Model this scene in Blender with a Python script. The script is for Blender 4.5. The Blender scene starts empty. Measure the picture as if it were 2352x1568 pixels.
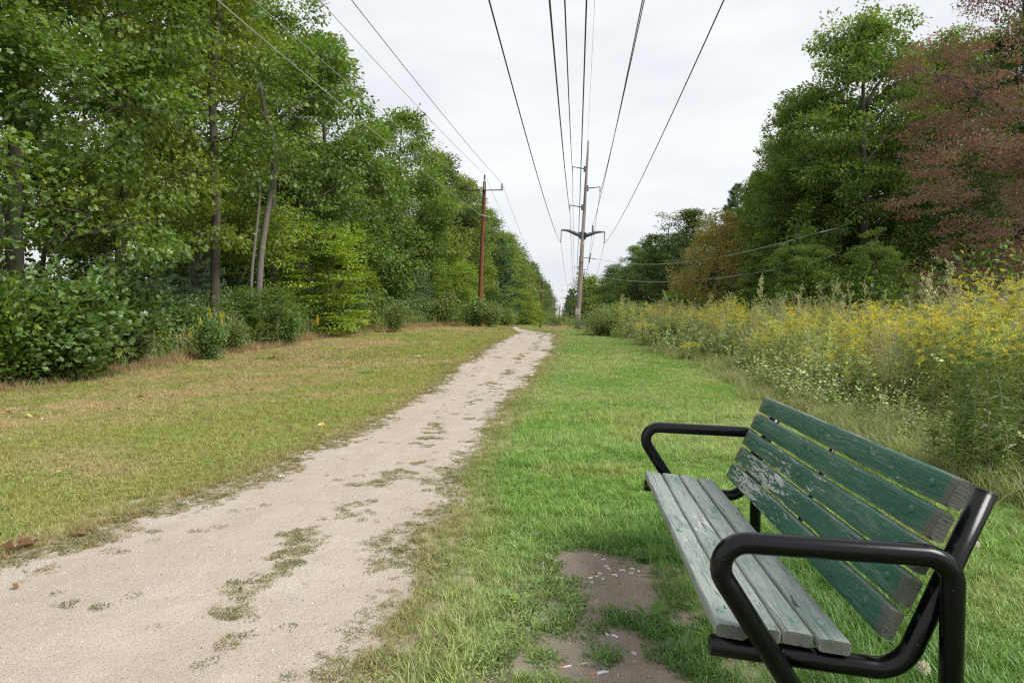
import bpy, math, random
import numpy as np
from mathutils import Vector, Matrix

S = bpy.context.scene
COL = S.collection
R_ = math.radians

# ------------------------------------------------------------------ camera
H = 1.28
YAW, PIT = R_(5.27), R_(1.93)
cd = bpy.data.cameras.new("camera"); cam = bpy.data.objects.new("camera", cd); COL.objects.link(cam)
cam.location = (0, 0, H); cam.rotation_euler = (math.pi/2 - PIT, 0, YAW)
cd.lens = 24; cd.sensor_width = 36; cd.clip_start = 0.05; cd.clip_end = 4000
S.camera = cam

# ------------------------------------------------------------------ overcast sky
SUN_EL, SUN_AZ = 44, 112      # azimuth clockwise from +Y : light from the right, a little behind the camera
wd = bpy.data.worlds.new("World"); S.world = wd; wd.use_nodes = True
nt = wd.node_tree; nt.nodes.clear()
def N(t, kind, **kw):
    n = t.nodes.new(kind)
    for k, v in kw.items(): setattr(n, k, v)
    return n
out = N(nt, 'ShaderNodeOutputWorld')
sky = N(nt, 'ShaderNodeTexSky', sky_type='NISHITA', sun_disc=False)
sky.sun_elevation = R_(SUN_EL); sky.sun_rotation = R_(SUN_AZ)
bg1 = N(nt, 'ShaderNodeBackground'); bg1.inputs[1].default_value = 0.05
nt.links.new(sky.outputs[0], bg1.inputs[0])
tc = N(nt, 'ShaderNodeTexCoord'); mp = N(nt, 'ShaderNodeMapping'); mp.inputs['Scale'].default_value = (1, 1, 3.2)
nt.links.new(tc.outputs['Generated'], mp.inputs[0])
ns = N(nt, 'ShaderNodeTexNoise'); ns.inputs['Scale'].default_value = 2.2; ns.inputs['Detail'].default_value = 5; ns.inputs['Roughness'].default_value = .5
nt.links.new(mp.outputs[0], ns.inputs['Vector'])
rp = N(nt, 'ShaderNodeValToRGB'); rp.color_ramp.elements[0].position = .36; rp.color_ramp.elements[1].position = .62
rp.color_ramp.elements[0].color = (.71, .745, .79, 1); rp.color_ramp.elements[1].color = (.885, .90, .92, 1)
nt.links.new(ns.outputs['Fac'], rp.inputs[0])
bg2 = N(nt, 'ShaderNodeBackground'); bg2.inputs[1].default_value = .445
nt.links.new(rp.outputs[0], bg2.inputs[0])
mx = N(nt, 'ShaderNodeMixShader'); mx.inputs[0].default_value = .95
nt.links.new(bg1.outputs[0], mx.inputs[1]); nt.links.new(bg2.outputs[0], mx.inputs[2]); nt.links.new(mx.outputs[0], out.inputs[0])

sl = bpy.data.lights.new("sun", 'SUN'); sl.energy = 1.5; sl.angle = R_(26); sl.color = (1, .96, .9)
so = bpy.data.objects.new("sun", sl); COL.objects.link(so)
_a = R_(SUN_AZ); _e = R_(SUN_EL)
sdir = Vector((math.sin(_a)*math.cos(_e), math.cos(_a)*math.cos(_e), math.sin(_e)))
so.rotation_euler = (-sdir).to_track_quat('-Z', 'Y').to_euler(); so.location = (20, -20, 40)
S.view_settings.view_transform = 'Standard'; S.view_settings.look = 'None'
S.view_settings.exposure = 1.36; S.view_settings.gamma = 1; S.view_settings.use_curve_mapping = False
cy = S.cycles
cy.max_bounces = 6; cy.diffuse_bounces = 3; cy.glossy_bounces = 2; cy.transmission_bounces = 4; cy.transparent_max_bounces = 6
cy.caustics_reflective = False; cy.caustics_refractive = False
cy.use_denoising = False
cy.pixel_filter_type = 'BLACKMAN_HARRIS'; cy.filter_width = 1.25

# ------------------------------------------------------------------ view helpers (photo pixels at 2352 px width -> places)
_F = np.array([-math.sin(YAW)*math.cos(PIT), math.cos(YAW)*math.cos(PIT), -math.sin(PIT)])
_R = np.array([math.cos(YAW), math.sin(YAW), 0.]); _U = np.cross(_R, _F)
def ray(px, py): return _F + (px-1176)/1568*_R - (py-784)/1568*_U
def W(px, py, Y):
    d = ray(px, py); q = d*Y/d[1]; return np.array([q[0], Y, q[2]+H])
def tab(v, xs, ys):
    xs = np.array(xs, float); ys = np.array(ys, float)
    v = np.asarray(v, float); t = 0
    for o in (-1.5, -.75, 0, .75, 1.5): t = t + np.interp(v+o, xs, ys)
    return t/5
def sm(t): t = np.clip(t, 0, 1); return t*t*(3-2*t)
def gz(x, y):
    g = tab(y, [-80,10,14,18,21,26,32,40,48,56,66,80,120,900], [0,0,.08,.24,.37,.48,.54,.52,.38,.18,.0,-.2,-.5,-.5])
    l = tab(y, [28,42,52,65,78,95,115], [0,.28,.3,.52,.5,.25,0])
    return g + sm((-np.asarray(x, float)-2)/3.5)*l
def G(px, py):
    d = ray(px, py); t = 1.
    while t < 400:
        p = d*t
        if p[2]+H <= gz(p[0], p[1]): break
        t += .02 if t < 12 else .08
    return np.array([p[0], p[1], float(gz(p[0], p[1]))])

# ------------------------------------------------------------------ numpy noise
def _h(ix, iy, iz, seed):
    n = (ix*374761393 + iy*668265263 + iz*2147483647 + seed*144665) & 0xffffffff
    n = ((n ^ (n >> 13))*1274126177) & 0xffffffff
    n = (n ^ (n >> 16)); return (n & 0xffff)/65535.
def vnoise(p, f=1., seed=0):
    p = np.asarray(p, float)*f
    if p.shape[1] == 2: p = np.c_[p, np.zeros(len(p))]
    i = np.floor(p).astype(np.int64); w = p-i; w = w*w*(3-2*w); r = 0
    for a in (0, 1):
        for b in (0, 1):
            for c in (0, 1):
                wt = (w[:,0] if a else 1-w[:,0])*(w[:,1] if b else 1-w[:,1])*(w[:,2] if c else 1-w[:,2])
                r = r + wt*_h(i[:,0]+a, i[:,1]+b, i[:,2]+c, seed)
    return r
def fbm(p, f=1., seed=0): return (vnoise(p, f, seed)*.55+vnoise(p, f*2.1, seed+1)*.28+vnoise(p, f*4.3, seed+2)*.17)

# ------------------------------------------------------------------ mesh helpers
def link(o, parent=None):
    COL.objects.link(o)
    if parent is not None: o.parent = parent
    return o
def tag(o, label=None, cat=None, group=None, kind=None):
    if label: o['label'] = label
    if cat: o['category'] = cat
    if group: o['group'] = group
    if kind: o['kind'] = kind
    return o
def empty(name, loc=(0,0,0), rz=0):
    o = bpy.data.objects.new(name, None); o.empty_display_size = .2
    o.location = loc; o.rotation_euler = (0, 0, rz); return link(o)
class MB:
    """collects vertices / faces / per-vertex colour"""
    def __init__(s): s.v=[]; s.t=[]; s.q=[]; s.c=[]; s.n=0
    def add(s, v, tris=None, quads=None, col=None):
        v = np.asarray(v, float).reshape(-1, 3)
        if tris is not None and len(tris): s.t.append(np.asarray(tris, int)+s.n)
        if quads is not None and len(quads): s.q.append(np.asarray(quads, int)+s.n)
        if col is None: col = (1, 1, 1)
        col = np.asarray(col, float)
        if col.ndim == 1: col = np.tile(col, (len(v), 1))
        s.v.append(v); s.c.append(col); s.n += len(v); return s
    def mesh(s, name, mat=None, smooth=False):
        v = np.concatenate(s.v); c = np.concatenate(s.c)
        t = np.concatenate(s.t) if s.t else np.zeros((0,3), int); q = np.concatenate(s.q) if s.q else np.zeros((0,4), int)
        me = bpy.data.meshes.new(name)
        me.vertices.add(len(v)); me.vertices.foreach_set('co', v.astype(np.float32).ravel())
        nl = len(t)*3+len(q)*4; me.loops.add(nl); me.polygons.add(len(t)+len(q))
        me.loops.foreach_set('vertex_index', np.r_[t.ravel(), q.ravel()].astype(np.int32))
        ls = np.r_[np.arange(len(t))*3, len(t)*3+np.arange(len(q))*4].astype(np.int32)
        me.polygons.foreach_set('loop_start', ls)
        me.polygons.foreach_set('use_smooth', np.full(len(t)+len(q), smooth))
        a = me.attributes.new('col', 'FLOAT_COLOR', 'POINT')
        a.data.foreach_set('color', np.c_[c, np.ones(len(c))].astype(np.float32).ravel())
        me.update(calc_edges=True)
        if mat: me.materials.append(mat)
        return me
    def build(s, name, mat=None, parent=None, smooth=False):
        return link(bpy.data.objects.new(name, s.mesh(name, mat, smooth)), parent)
    def tube(s, pts, rad, n=6, col=None, cap=True):
        P = np.asarray(pts, float); k = len(P); rad = np.broadcast_to(rad, k)
        T = np.gradient(P, axis=0); T /= np.linalg.norm(T, axis=1)[:,None]+1e-9
        up = np.array([0,0,1.]) if abs(T[0,2]) < .9 else np.array([1.,0,0])
        A = np.zeros_like(P); a = np.cross(T[0], up); a /= np.linalg.norm(a)
        for i in range(k):
            a = a-T[i]*(a@T[i]); a /= np.linalg.norm(a)+1e-9; A[i] = a
        B = np.cross(T, A); an = np.arange(n)*2*math.pi/n
        V = P[:,None]+rad[:,None,None]*(np.cos(an)[None,:,None]*A[:,None]+np.sin(an)[None,:,None]*B[:,None])
        i = np.arange(k-1)[:,None]*n; j = np.arange(n)[None]; j2 = (j+1)%n
        q = np.stack([i+j, i+j2, i+n+j2, i+n+j], -1).reshape(-1,4)
        V = V.reshape(-1,3); tr=[]
        if cap:
            V = np.r_[V, P[:1], P[-1:]]; c0=k*n; c1=c0+1
            tr = [(c0,(m+1)%n,m) for m in range(n)]+[(c1,(k-1)*n+m,(k-1)*n+(m+1)%n) for m in range(n)]
        return s.add(V, tr, q, col)
    def box(s, lo, hi, col=None, M=None):
        x0,y0,z0 = lo; x1,y1,z1 = hi
        v = np.array([(x0,y0,z0),(x1,y0,z0),(x1,y1,z0),(x0,y1,z0),(x0,y0,z1),(x1,y0,z1),(x1,y1,z1),(x0,y1,z1)], float)
        if M is not None: v = v@np.array(M)[:3,:3].T+np.array(M)[:3,3]
        return s.add(v, None, [(0,3,2,1),(4,5,6,7),(0,1,5,4),(1,2,6,5),(2,3,7,6),(3,0,4,7)], col)
    def lathe(s, prof, n=10, at=(0,0,0), col=None):
        an = np.arange(n)*2*math.pi/n; pr = np.array(prof, float); k=len(pr)
        V = np.stack([pr[:,0,None]*np.cos(an), pr[:,0,None]*np.sin(an), np.repeat(pr[:,1,None], n, 1)], -1)+np.array(at)
        i = np.arange(k-1)[:,None]*n; j = np.arange(n)[None]; j2=(j+1)%n
        return s.add(V.reshape(-1,3), None, np.stack([i+j, i+j2, i+n+j2, i+n+j], -1).reshape(-1,4), col)
def nrm(a): return a/(np.linalg.norm(a, axis=-1, keepdims=True)+1e-9)
def frames(d, n):
    y = nrm(d); z = nrm(n-(n*y).sum(-1,keepdims=True)*y); x = np.cross(y, z)
    return np.stack([x, y, z], -1)
def stamp(mb, tpl, pos, Rm, s, col=None):
    tv, tf = tpl; n = len(pos); k = len(tv)
    v = np.einsum('nij,kj->nki', Rm, tv)*np.asarray(s, float).reshape(-1,1,1)+pos[:,None]
    f = (np.asarray(tf)[None]+(np.arange(n)*k)[:,None,None]).reshape(-1,3)
    c = None if col is None else np.repeat(col, k, 0)
    mb.add(v.reshape(-1,3), f, None, c)

# leaf templates: unit long along +y, normal +z
def T_(v, f): return np.array(v, float), np.array(f, int)
DIAM = T_([(0,0,0),(.3,.45,.08),(0,1,-.05),(-.3,.45,.08)], [(0,1,2),(0,2,3)])
OAKL = T_([(0,0,0),(.12,.42,.04),(0,1,-.08),(-.12,.42,.04),(.42,.34,.1),(.10,.62,.03),(.46,.72,.05),(-.42,.34,.1),(-.10,.62,.03),(-.46,.72,.05)],
          [(0,1,2),(0,2,3),(0,4,1),(0,3,7),(1,6,2),(3,2,9)])
OVAL = T_([(0,0,0),(.3,.3,.06),(.32,.65,.05),(0,1,-.08),(-.32,.65,.05),(-.3,.3,.06),(0,.5,-.02)],
          [(0,1,6),(1,2,6),(2,3,6),(3,4,6),(4,5,6),(5,0,6)])
LANC = T_([(0,0,0),(.1,.4,.03),(0,1,-.15),(-.1,.4,.03)], [(0,1,2),(0,2,3)])

# ------------------------------------------------------------------ materials
MATS = {}
def newmat(name):
    m = bpy.data.materials.new(name); m.use_nodes = True; m.node_tree.nodes.clear(); MATS[name]=m
    o = N(m.node_tree, 'ShaderNodeOutputMaterial'); return m, m.node_tree, o
def ramp(t, fac, stops):
    r = N(t, 'ShaderNodeValToRGB'); e = r.color_ramp.elements
    while len(e) < len(stops): e.new(.5)
    for k, (p, c) in enumerate(stops): e[k].position = p; e[k].color = (*c, 1) if len(c) == 3 else c
    t.links.new(fac, r.inputs[0]); return r.outputs[0]
def noise(t, vec, scale, detail=3, rough=.55, dist=0):
    n = N(t, 'ShaderNodeTexNoise'); n.inputs['Scale'].default_value = scale; n.inputs['Detail'].default_value = detail
    n.inputs['Roughness'].default_value = rough; n.inputs['Distortion'].default_value = dist
    if vec is not None: t.links.new(vec, n.inputs['Vector'])
    return n.outputs['Fac']
def mixc(t, f, a, b, mode='MIX'):
    m = N(t, 'ShaderNodeMix', data_type='RGBA', blend_type=mode)
    for s, i in ((f, 0), (a, 6), (b, 7)):
        if isinstance(s, (int, float)): m.inputs[i].default_value = s
        elif isinstance(s, tuple): m.inputs[i].default_value = (*s, 1)
        else: t.links.new(s, m.inputs[i])
    return m.outputs[2]
def mth(t, op, a, b=None, c=None):
    m = N(t, 'ShaderNodeMath', operation=op)
    for i, s in enumerate((a, b, c)):
        if s is None: continue
        if isinstance(s, (int, float)): m.inputs[i].default_value = s
        else: t.links.new(s, m.inputs[i])
    return m.outputs[0]
def coords(t, kind='Object', scale=(1,1,1), offset_rand=False):
    c = N(t, 'ShaderNodeTexCoord'); m = N(t, 'ShaderNodeMapping'); m.inputs['Scale'].default_value = scale
    t.links.new(c.outputs[kind], m.inputs[0])
    if offset_rand:
        oi = N(t, 'ShaderNodeObjectInfo'); k = mth(t, 'MULTIPLY', oi.outputs['Random'], 37.)
        cx = N(t, 'ShaderNodeCombineXYZ'); [t.links.new(k, cx.inputs[i]) for i in range(3)]
        t.links.new(cx.outputs[0], m.inputs['Location'])
    return m.outputs[0]
def bump(t, h, strength=.5, dist=.01):
    b = N(t, 'ShaderNodeBump'); b.inputs['Strength'].default_value = strength; b.inputs['Distance'].default_value = dist
    t.links.new(h, b.inputs['Height']); return b.outputs[0]
def pbr(name, col, rough=.7, metal=0, bumpf=None, spec=.5):
    m, t, o = newmat(name); p = N(t, 'ShaderNodeBsdfPrincipled')
    if callable(col): t.links.new(col(t), p.inputs['Base Color'])
    else: p.inputs['Base Color'].default_value = (*col, 1)
    p.inputs['Roughness'].default_value = rough; p.inputs['Metallic'].default_value = metal; p.inputs['Specular IOR Level'].default_value = spec
    if bumpf: t.links.new(bumpf(t), p.inputs['Normal'])
    t.links.new(p.outputs[0], o.inputs[0]); return m
def leafmat(name, stops=None, source='rand', trans=.47, gloss=.05, rough=.5, instancer=False, gain=2.1):
    """thin leaf: diffuse + translucent + a little sheen; colour from the 'col' attribute (r = random) or directly"""
    m, t, o = newmat(name)
    a = N(t, 'ShaderNodeAttribute', attribute_name='col')
    if source == 'rand':
        sp = N(t, 'ShaderNodeSeparateColor'); t.links.new(a.outputs['Color'], sp.inputs[0]); c = ramp(t, sp.outputs[0], [(p_, tuple(min(.8, x_*gain) for x_ in c_)) for p_, c_ in stops])
        c = mixc(t, 1., c, mixc(t, sp.outputs[1], (.72,.72,.72), (1.25,1.25,1.25)), 'MULTIPLY')
    else: c = a.outputs['Color']
    if instancer:
        b = N(t, 'ShaderNodeAttribute', attribute_name='tint', attribute_type='INSTANCER'); c = mixc(t, 1., c, b.outputs['Color'], 'MULTIPLY')
    d = N(t, 'ShaderNodeBsdfDiffuse'); tr = N(t, 'ShaderNodeBsdfTranslucent'); g = N(t, 'ShaderNodeBsdfGlossy'); g.inputs['Roughness'].default_value = rough
    t.links.new(c, d.inputs[0]); t.links.new(mixc(t, 1., c, (1.25, 1.2, .55), 'MULTIPLY'), tr.inputs[0]); g.inputs[0].default_value = (.8,.85,.8,1)
    m1 = N(t, 'ShaderNodeMixShader'); m1.inputs[0].default_value = trans; t.links.new(d.outputs[0], m1.inputs[1]); t.links.new(tr.outputs[0], m1.inputs[2])
    m2 = N(t, 'ShaderNodeMixShader'); m2.inputs[0].default_value = gloss; t.links.new(m1.outputs[0], m2.inputs[1]); t.links.new(g.outputs[0], m2.inputs[2])
    t.links.new(m2.outputs[0], o.inputs[0]); return m

def bark(name, a, b):
    return pbr(name, lambda t: mixc(t, noise(t, coords(t, 'Object', (9,9,1.6)), 3, 5, .65), a, b), .9,
               bumpf=lambda t: bump(t, noise(t, coords(t, 'Object', (14,14,2)), 3, 4, .7), .8, .03), spec=.2)
M_bark = bark('bark', (.045,.037,.03), (.17,.15,.13)); M_barkpale = bark('bark_pale', (.09,.08,.07), (.30,.28,.25))
M_pinebark = bark('pine_bark', (.04,.03,.025), (.13,.10,.08))
G1 = [(0,(.034,.062,.012)), (.45,(.070,.122,.019)), (.8,(.115,.175,.028)), (1,(.17,.21,.035))]
M_oak   = leafmat('oak_leaf', G1, gloss=.055)
M_oak2  = leafmat('oak_leaf_warm', [(0,(.050,.074,.013)),(.5,(.105,.145,.019)),(.88,(.175,.21,.028)),(1,(.27,.22,.04))])
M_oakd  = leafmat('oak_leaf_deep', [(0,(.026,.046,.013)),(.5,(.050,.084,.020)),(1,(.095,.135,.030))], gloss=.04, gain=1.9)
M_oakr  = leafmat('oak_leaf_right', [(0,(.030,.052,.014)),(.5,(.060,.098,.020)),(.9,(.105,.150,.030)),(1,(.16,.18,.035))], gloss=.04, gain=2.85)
M_lime  = leafmat('maple_leaf_lime', [(0,(.07,.12,.015)),(.5,(.14,.21,.022)),(1,(.25,.29,.035))], trans=.45)
M_red   = leafmat('maple_leaf_red', [(0,(.070,.026,.034)),(.35,(.105,.045,.052)),(.6,(.080,.078,.048)),(.85,(.125,.048,.058)),(1,(.18,.10,.105))], gloss=.06, gain=2.8)
M_rust  = leafmat('maple_leaf_rust', [(0,(.08,.055,.025)),(.4,(.125,.095,.040)),(.6,(.115,.135,.04)),(.85,(.14,.16,.05)),(1,(.24,.14,.07))], gain=3.3)
M_needle= leafmat('pine_needle', [(0,(.020,.050,.024)),(.6,(.035,.085,.040)),(1,(.07,.13,.055))], trans=.15, gloss=.06)
M_pale  = leafmat('pine_needle_pale', [(0,(.045,.080,.045)),(.6,(.075,.12,.065)),(1,(.12,.17,.09))], trans=.15, gloss=.06)
M_shrub = leafmat('shrub_leaf', [(0,(.034,.062,.018)),(.5,(.070,.118,.030)),(.9,(.125,.175,.05)),(1,(.20,.23,.07))], gain=2.5, gloss=.07, rough=.45)
M_bramb = leafmat('bramble_leaf', [(0,(.055,.085,.025)),(.5,(.10,.14,.042)),(.9,(.17,.20,.075)),(1,(.24,.22,.09))], gloss=.06, gain=2.2)
M_plant = leafmat('meadow_plant', source='direct', trans=.3, gloss=.05)
M_planti= leafmat('meadow_plant_mass', source='direct', trans=.3, gloss=.05, instancer=True)
M_grass = leafmat('grass_blade', source='direct', trans=.35, gloss=.06, instancer=True)
M_dead  = leafmat('dry_leaf', source='direct', trans=.15, gloss=.05)

# ------------------------------------------------------------------ path and edges
PYL = [-3,0,2.4,3.0,3.5,4.2,5.0,5.75,8.06,10,12,14.4,18,22,28,33,36,39,43,50,58,65,75,90]
PXL = [-3.6,-3.3,-3.15,-3.05,-2.9,-2.75,-2.62,-2.52,-2.38,-2.40,-2.50,-2.6,-2.62,-2.66,-2.75,-2.8,-3.2,-3.6,-4.1,-5.0,-5.9,-6.9,-9,-12.5]
PYR = [-3,0,2.4,3.0,3.35,3.8,4.28,5.44,8.76,11.9,14.4,18,21,28,31,34,36.5,39,43,50,58,65,75,90]
PXR = [-.7,-.75,-.82,-.88,-.84,-.95,-.86,-.97,-1.05,-.98,-.86,-.78,-.68,-.74,-.8,-1.1,-1.6,-2.1,-2.75,-3.7,-4.6,-5.4,-7.4,-11]
def pL(y): return np.interp(y, PYL, PXL)
def pR(y): return np.interp(y, PYR, PXR)
def path_d(x, y):   # >0 inside the path, metres from its edge
    return np.minimum(x-pL(y), pR(y)-x)
def woods_x(y): return np.interp(y, [0,12,17,21,31,36,40,48,60,75,100,600], [-10.2,-10,-10.2,-9.8,-11,-9.6,-7.9,-8.2,-8.8,-9.5,-9,-9])
def meadow_x(y): return np.interp(y, [-5,3,6,10,13,16.5,18,21.5,24,30,33,36,45,60,80], [3.0,2.95,2.95,2.95,3.05,3.25,2.7,1.9,1.7,.9,.6,.3,.2,-.3,-1])
def dirt_d(x, y):   # bare patch in front of the bench; >0 inside
    # ellipse blobs
    a = 1-np.hypot((x-.30)/.36, (y-3.05)/.42); b = 1-np.hypot((x-.22)/.50, (y-2.35)/.42); c = 1-np.hypot((x-.03)/.24,(y-3.45)/.28)
    return np.maximum(np.maximum(a, b), c)

def grid_mesh(name, xs, ys, zoff, mat, mask=None):
    X, Y = np.meshgrid(xs, ys, indexing='ij'); nx, ny = X.shape
    V = np.c_[X.ravel(), Y.ravel(), gz(X.ravel(), Y.ravel())+zoff]
    i = np.arange(nx-1)[:,None]; j = np.arange(ny-1)[None]; q = np.stack([i*ny+j, (i+1)*ny+j, (i+1)*ny+j+1, i*ny+j+1], -1).reshape(-1,4)
    return MB().add(V, None, q).build(name, mat, smooth=True)

def lawn_base(t):
    v = coords(t, 'Object'); n1 = noise(t, v, .35, 4); n2 = noise(t, v, 9, 4, .7); n3 = noise(t, v, 70, 3, .7)
    sx = N(t, 'ShaderNodeSeparateXYZ'); t.links.new(v, sx.inputs[0])
    side = mth(t, 'SMOOTH_MIN', 1., mth(t, 'MAXIMUM', 0., mth(t, 'MULTIPLY_ADD', sx.outputs[0], .6, 1.1)), .1)
    a = mixc(t, n1, (.38,.32,.17), (.30,.30,.10)); b = mixc(t, n1, (.24,.27,.09), (.18,.25,.065))
    c = mixc(t, side, a, b); c = mixc(t, ramp(t, n2, [(.35,(0,0,0)),(.65,(1,1,1))]), c, mixc(t, .5, c, (.28,.22,.14)))
    return mixc(t, ramp(t, n3, [(.38,(0,0,0)),(.62,(1,1,1))]), mixc(t, .45, c, (.06,.05,.03)), c)
M_ground = pbr('lawn_soil', lawn_base, .95, bumpf=lambda t: bump(t, noise(t, coords(t), 60, 5, .7), .7, .02), spec=.1)
def sand(t):
    v = coords(t); n0 = noise(t, coords(t,'Object',(1,.3,1)), 1.7, 5, .6); n1 = noise(t, v, 5, 5, .6); n2 = noise(t, v, 160, 2, .6); n3 = noise(t, v, 420, 2, .5)
    c = mixc(t, ramp(t, n0, [(.3,(0,0,0)),(.7,(1,1,1))]), (.50,.425,.355), (.63,.56,.48))
    c = mixc(t, ramp(t, n1, [(.35,(.0,.0,.0)),(.75,(.6,.6,.6))]), c, (.45,.375,.305))
    c = mixc(t, ramp(t, n2, [(.34,(1,1,1)),(.44,(0,0,0))]), c, (.15,.12,.095))
    vo = N(t, 'ShaderNodeTexVoronoi'); vo.inputs['Scale'].default_value = 95; t.links.new(v, vo.inputs['Vector'])
    spk = mth(t, 'LESS_THAN', vo.outputs['Distance'], .17)
    c = mixc(t, mth(t, 'MULTIPLY', spk, .75), c, mixc(t, N_sep(t, vo.outputs['Color']), (.20,.165,.14), (.62,.58,.53)))
    return mixc(t, ramp(t, n3, [(.35,(0,0,0)),(.65,(1,1,1))]), mixc(t, .30, c, (.22,.18,.14)), c)
def N_sep(t, c):
    s = N(t, 'ShaderNodeSeparateColor'); t.links.new(c, s.inputs[0]); return s.outputs[0]
def sandbump(t):
    v = coords(t)
    h = mth(t, 'ADD', mth(t, 'MULTIPLY', noise(t, v, 7, 4, .6), 1.6), mth(t, 'ADD', mth(t, 'MULTIPLY', noise(t, v, 45, 3, .7), .5), mth(t, 'MULTIPLY', noise(t, v, 220, 3, .7), .35)))
    return bump(t, h, .8, .012)
M_sand = pbr('sandy_path', sand, .95, bumpf=sandbump, spec=.15)
M_dirt = pbr('bare_dirt', lambda t: mixc(t, ramp(t, noise(t, coords(t), 2.2, 4, .6), [(.35,(.5,.5,.5)),(.65,(.95,.95,.95))]), sand(t), mixc(t, noise(t, coords(t), 7, 4), (.25,.20,.15), (.43,.36,.285))), .95, bumpf=lambda t: bump(t, mth(t,'ADD', mth(t,'MULTIPLY',noise(t, coords(t), 18, 4),1.5), noise(t, coords(t), 120, 4, .75)), .9, .016), spec=.15)

xs = np.r_[-900,-400,-150,-70,-40,-28, np.arange(-20,20.1,.5), 28,40,70,150,400,900]
ys = np.r_[-300,-80,-30, np.arange(-6,130,.5), np.arange(130,600,12), 900,1500,2500]
tag(grid_mesh('ground', xs, ys, 0, M_ground), kind='structure')
# path sheet: rows of points between two ragged edges
rows = np.r_[np.arange(-3,14,.05), np.arange(14,40,.12), np.arange(40,90,.4)]
def rag(y, seed, amp):
    p = np.c_[y, np.zeros(len(y))+seed]; return amp*(fbm(p, 1.1, seed)-.5)*1.6+amp*.7*(fbm(p, 5., seed+7)-.5)
eL = pL(rows)-.38+rag(rows, 3, .22); eR = pR(rows)+.30+rag(rows, 9, .18)
u = np.linspace(0, 1, 9); X = eL[:,None]*(1-u)+eR[:,None]*u; Y = np.repeat(rows[:,None], 9, 1)
k = len(rows); i = np.arange(k-1)[:,None]*9; j = np.arange(8)[None]
q = np.stack([i+j, i+j+1, i+9+j+1, i+9+j], -1).reshape(-1,4)
tag(MB().add(np.c_[X.ravel(), Y.ravel(), gz(X.ravel(), Y.ravel())+.006], None, q).build('path', M_sand, smooth=True), kind='structure')
# bare dirt sheet
an = np.linspace(0, 2*math.pi, 120, endpoint=False)
rr = [] 
for a in an:
    r = np.linspace(.02, 1.7, 300); d = dirt_d(.2+np.cos(a)*r, 2.75+np.sin(a)*r); ins = r[d > -.55]
    rr.append(ins.max() if len(ins) else .1)
rr = np.array(rr)*(1+.10*(fbm(np.c_[np.cos(an)*3, np.sin(an)*3], 1.5, 4)-.5)*2)
V = [(.2, 2.75, .005)]+[(.2+math.cos(a)*r, 2.75+math.sin(a)*r, .005) for a, r in zip(an, rr)]
tag(MB().add(V, [(0, 1+i, 1+(i+1) % 120) for i in range(120)]).build('bare_ground', M_dirt), kind='structure')

# ------------------------------------------------------------------ geometry-node scatter (uncountable ground cover only)
def template_coll(name, objs):
    c = bpy.data.collections.new(name)
    for o in objs: c.objects.link(o)
    return c
def tmpl(name, mb, mat): return bpy.data.objects.new(name, mb.mesh(name, mat))
def scatter(name, coll, P, rot, scl, idx, tint):
    me = bpy.data.meshes.new(name); me.vertices.add(len(P)); me.vertices.foreach_set('co', np.asarray(P, np.float32).ravel())
    for nm, ty, arr, key in (('rot','FLOAT_VECTOR',rot,'vector'), ('scl','FLOAT_VECTOR',scl,'vector'), ('idx','INT',idx,'value'), ('tint','FLOAT_COLOR',np.c_[tint, np.ones(len(P))],'color')):
        a = me.attributes.new(nm, ty, 'POINT'); a.data.foreach_set(key, np.asarray(arr, np.int32 if ty=='INT' else np.float32).ravel())
    o = link(bpy.data.objects.new(name, me))
    g = bpy.data.node_groups.new(name, 'GeometryNodeTree')
    g.interface.new_socket('Geometry', in_out='INPUT', socket_type='NodeSocketGeometry'); g.interface.new_socket('Geometry', in_out='OUTPUT', socket_type='NodeSocketGeometry')
    gi = g.nodes.new('NodeGroupInput'); go = g.nodes.new('NodeGroupOutput'); ip = g.nodes.new('GeometryNodeInstanceOnPoints')
    ci = g.nodes.new('GeometryNodeCollectionInfo'); ci.inputs['Collection'].default_value = coll; ci.inputs['Separate Children'].default_value = True; ci.inputs['Reset Children'].default_value = True
    def na(nm, ty):
        n = g.nodes.new('GeometryNodeInputNamedAttribute'); n.data_type = ty; n.inputs['Name'].default_value = nm
        return [s for s in n.outputs if s.enabled and s.name == 'Attribute'][0]
    L = g.links.new
    L(gi.outputs[0], ip.inputs['Points']); L(ci.outputs[0], ip.inputs['Instance']); ip.inputs['Pick Instance'].default_value = True
    L(na('idx','INT'), ip.inputs['Instance Index']); L(na('rot','FLOAT_VECTOR'), ip.inputs['Rotation']); L(na('scl','FLOAT_VECTOR'), ip.inputs['Scale'])
    L(ip.outputs[0], go.inputs[0])
    m = o.modifiers.new('scatter', 'NODES'); m.node_group = g
    return o

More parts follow.
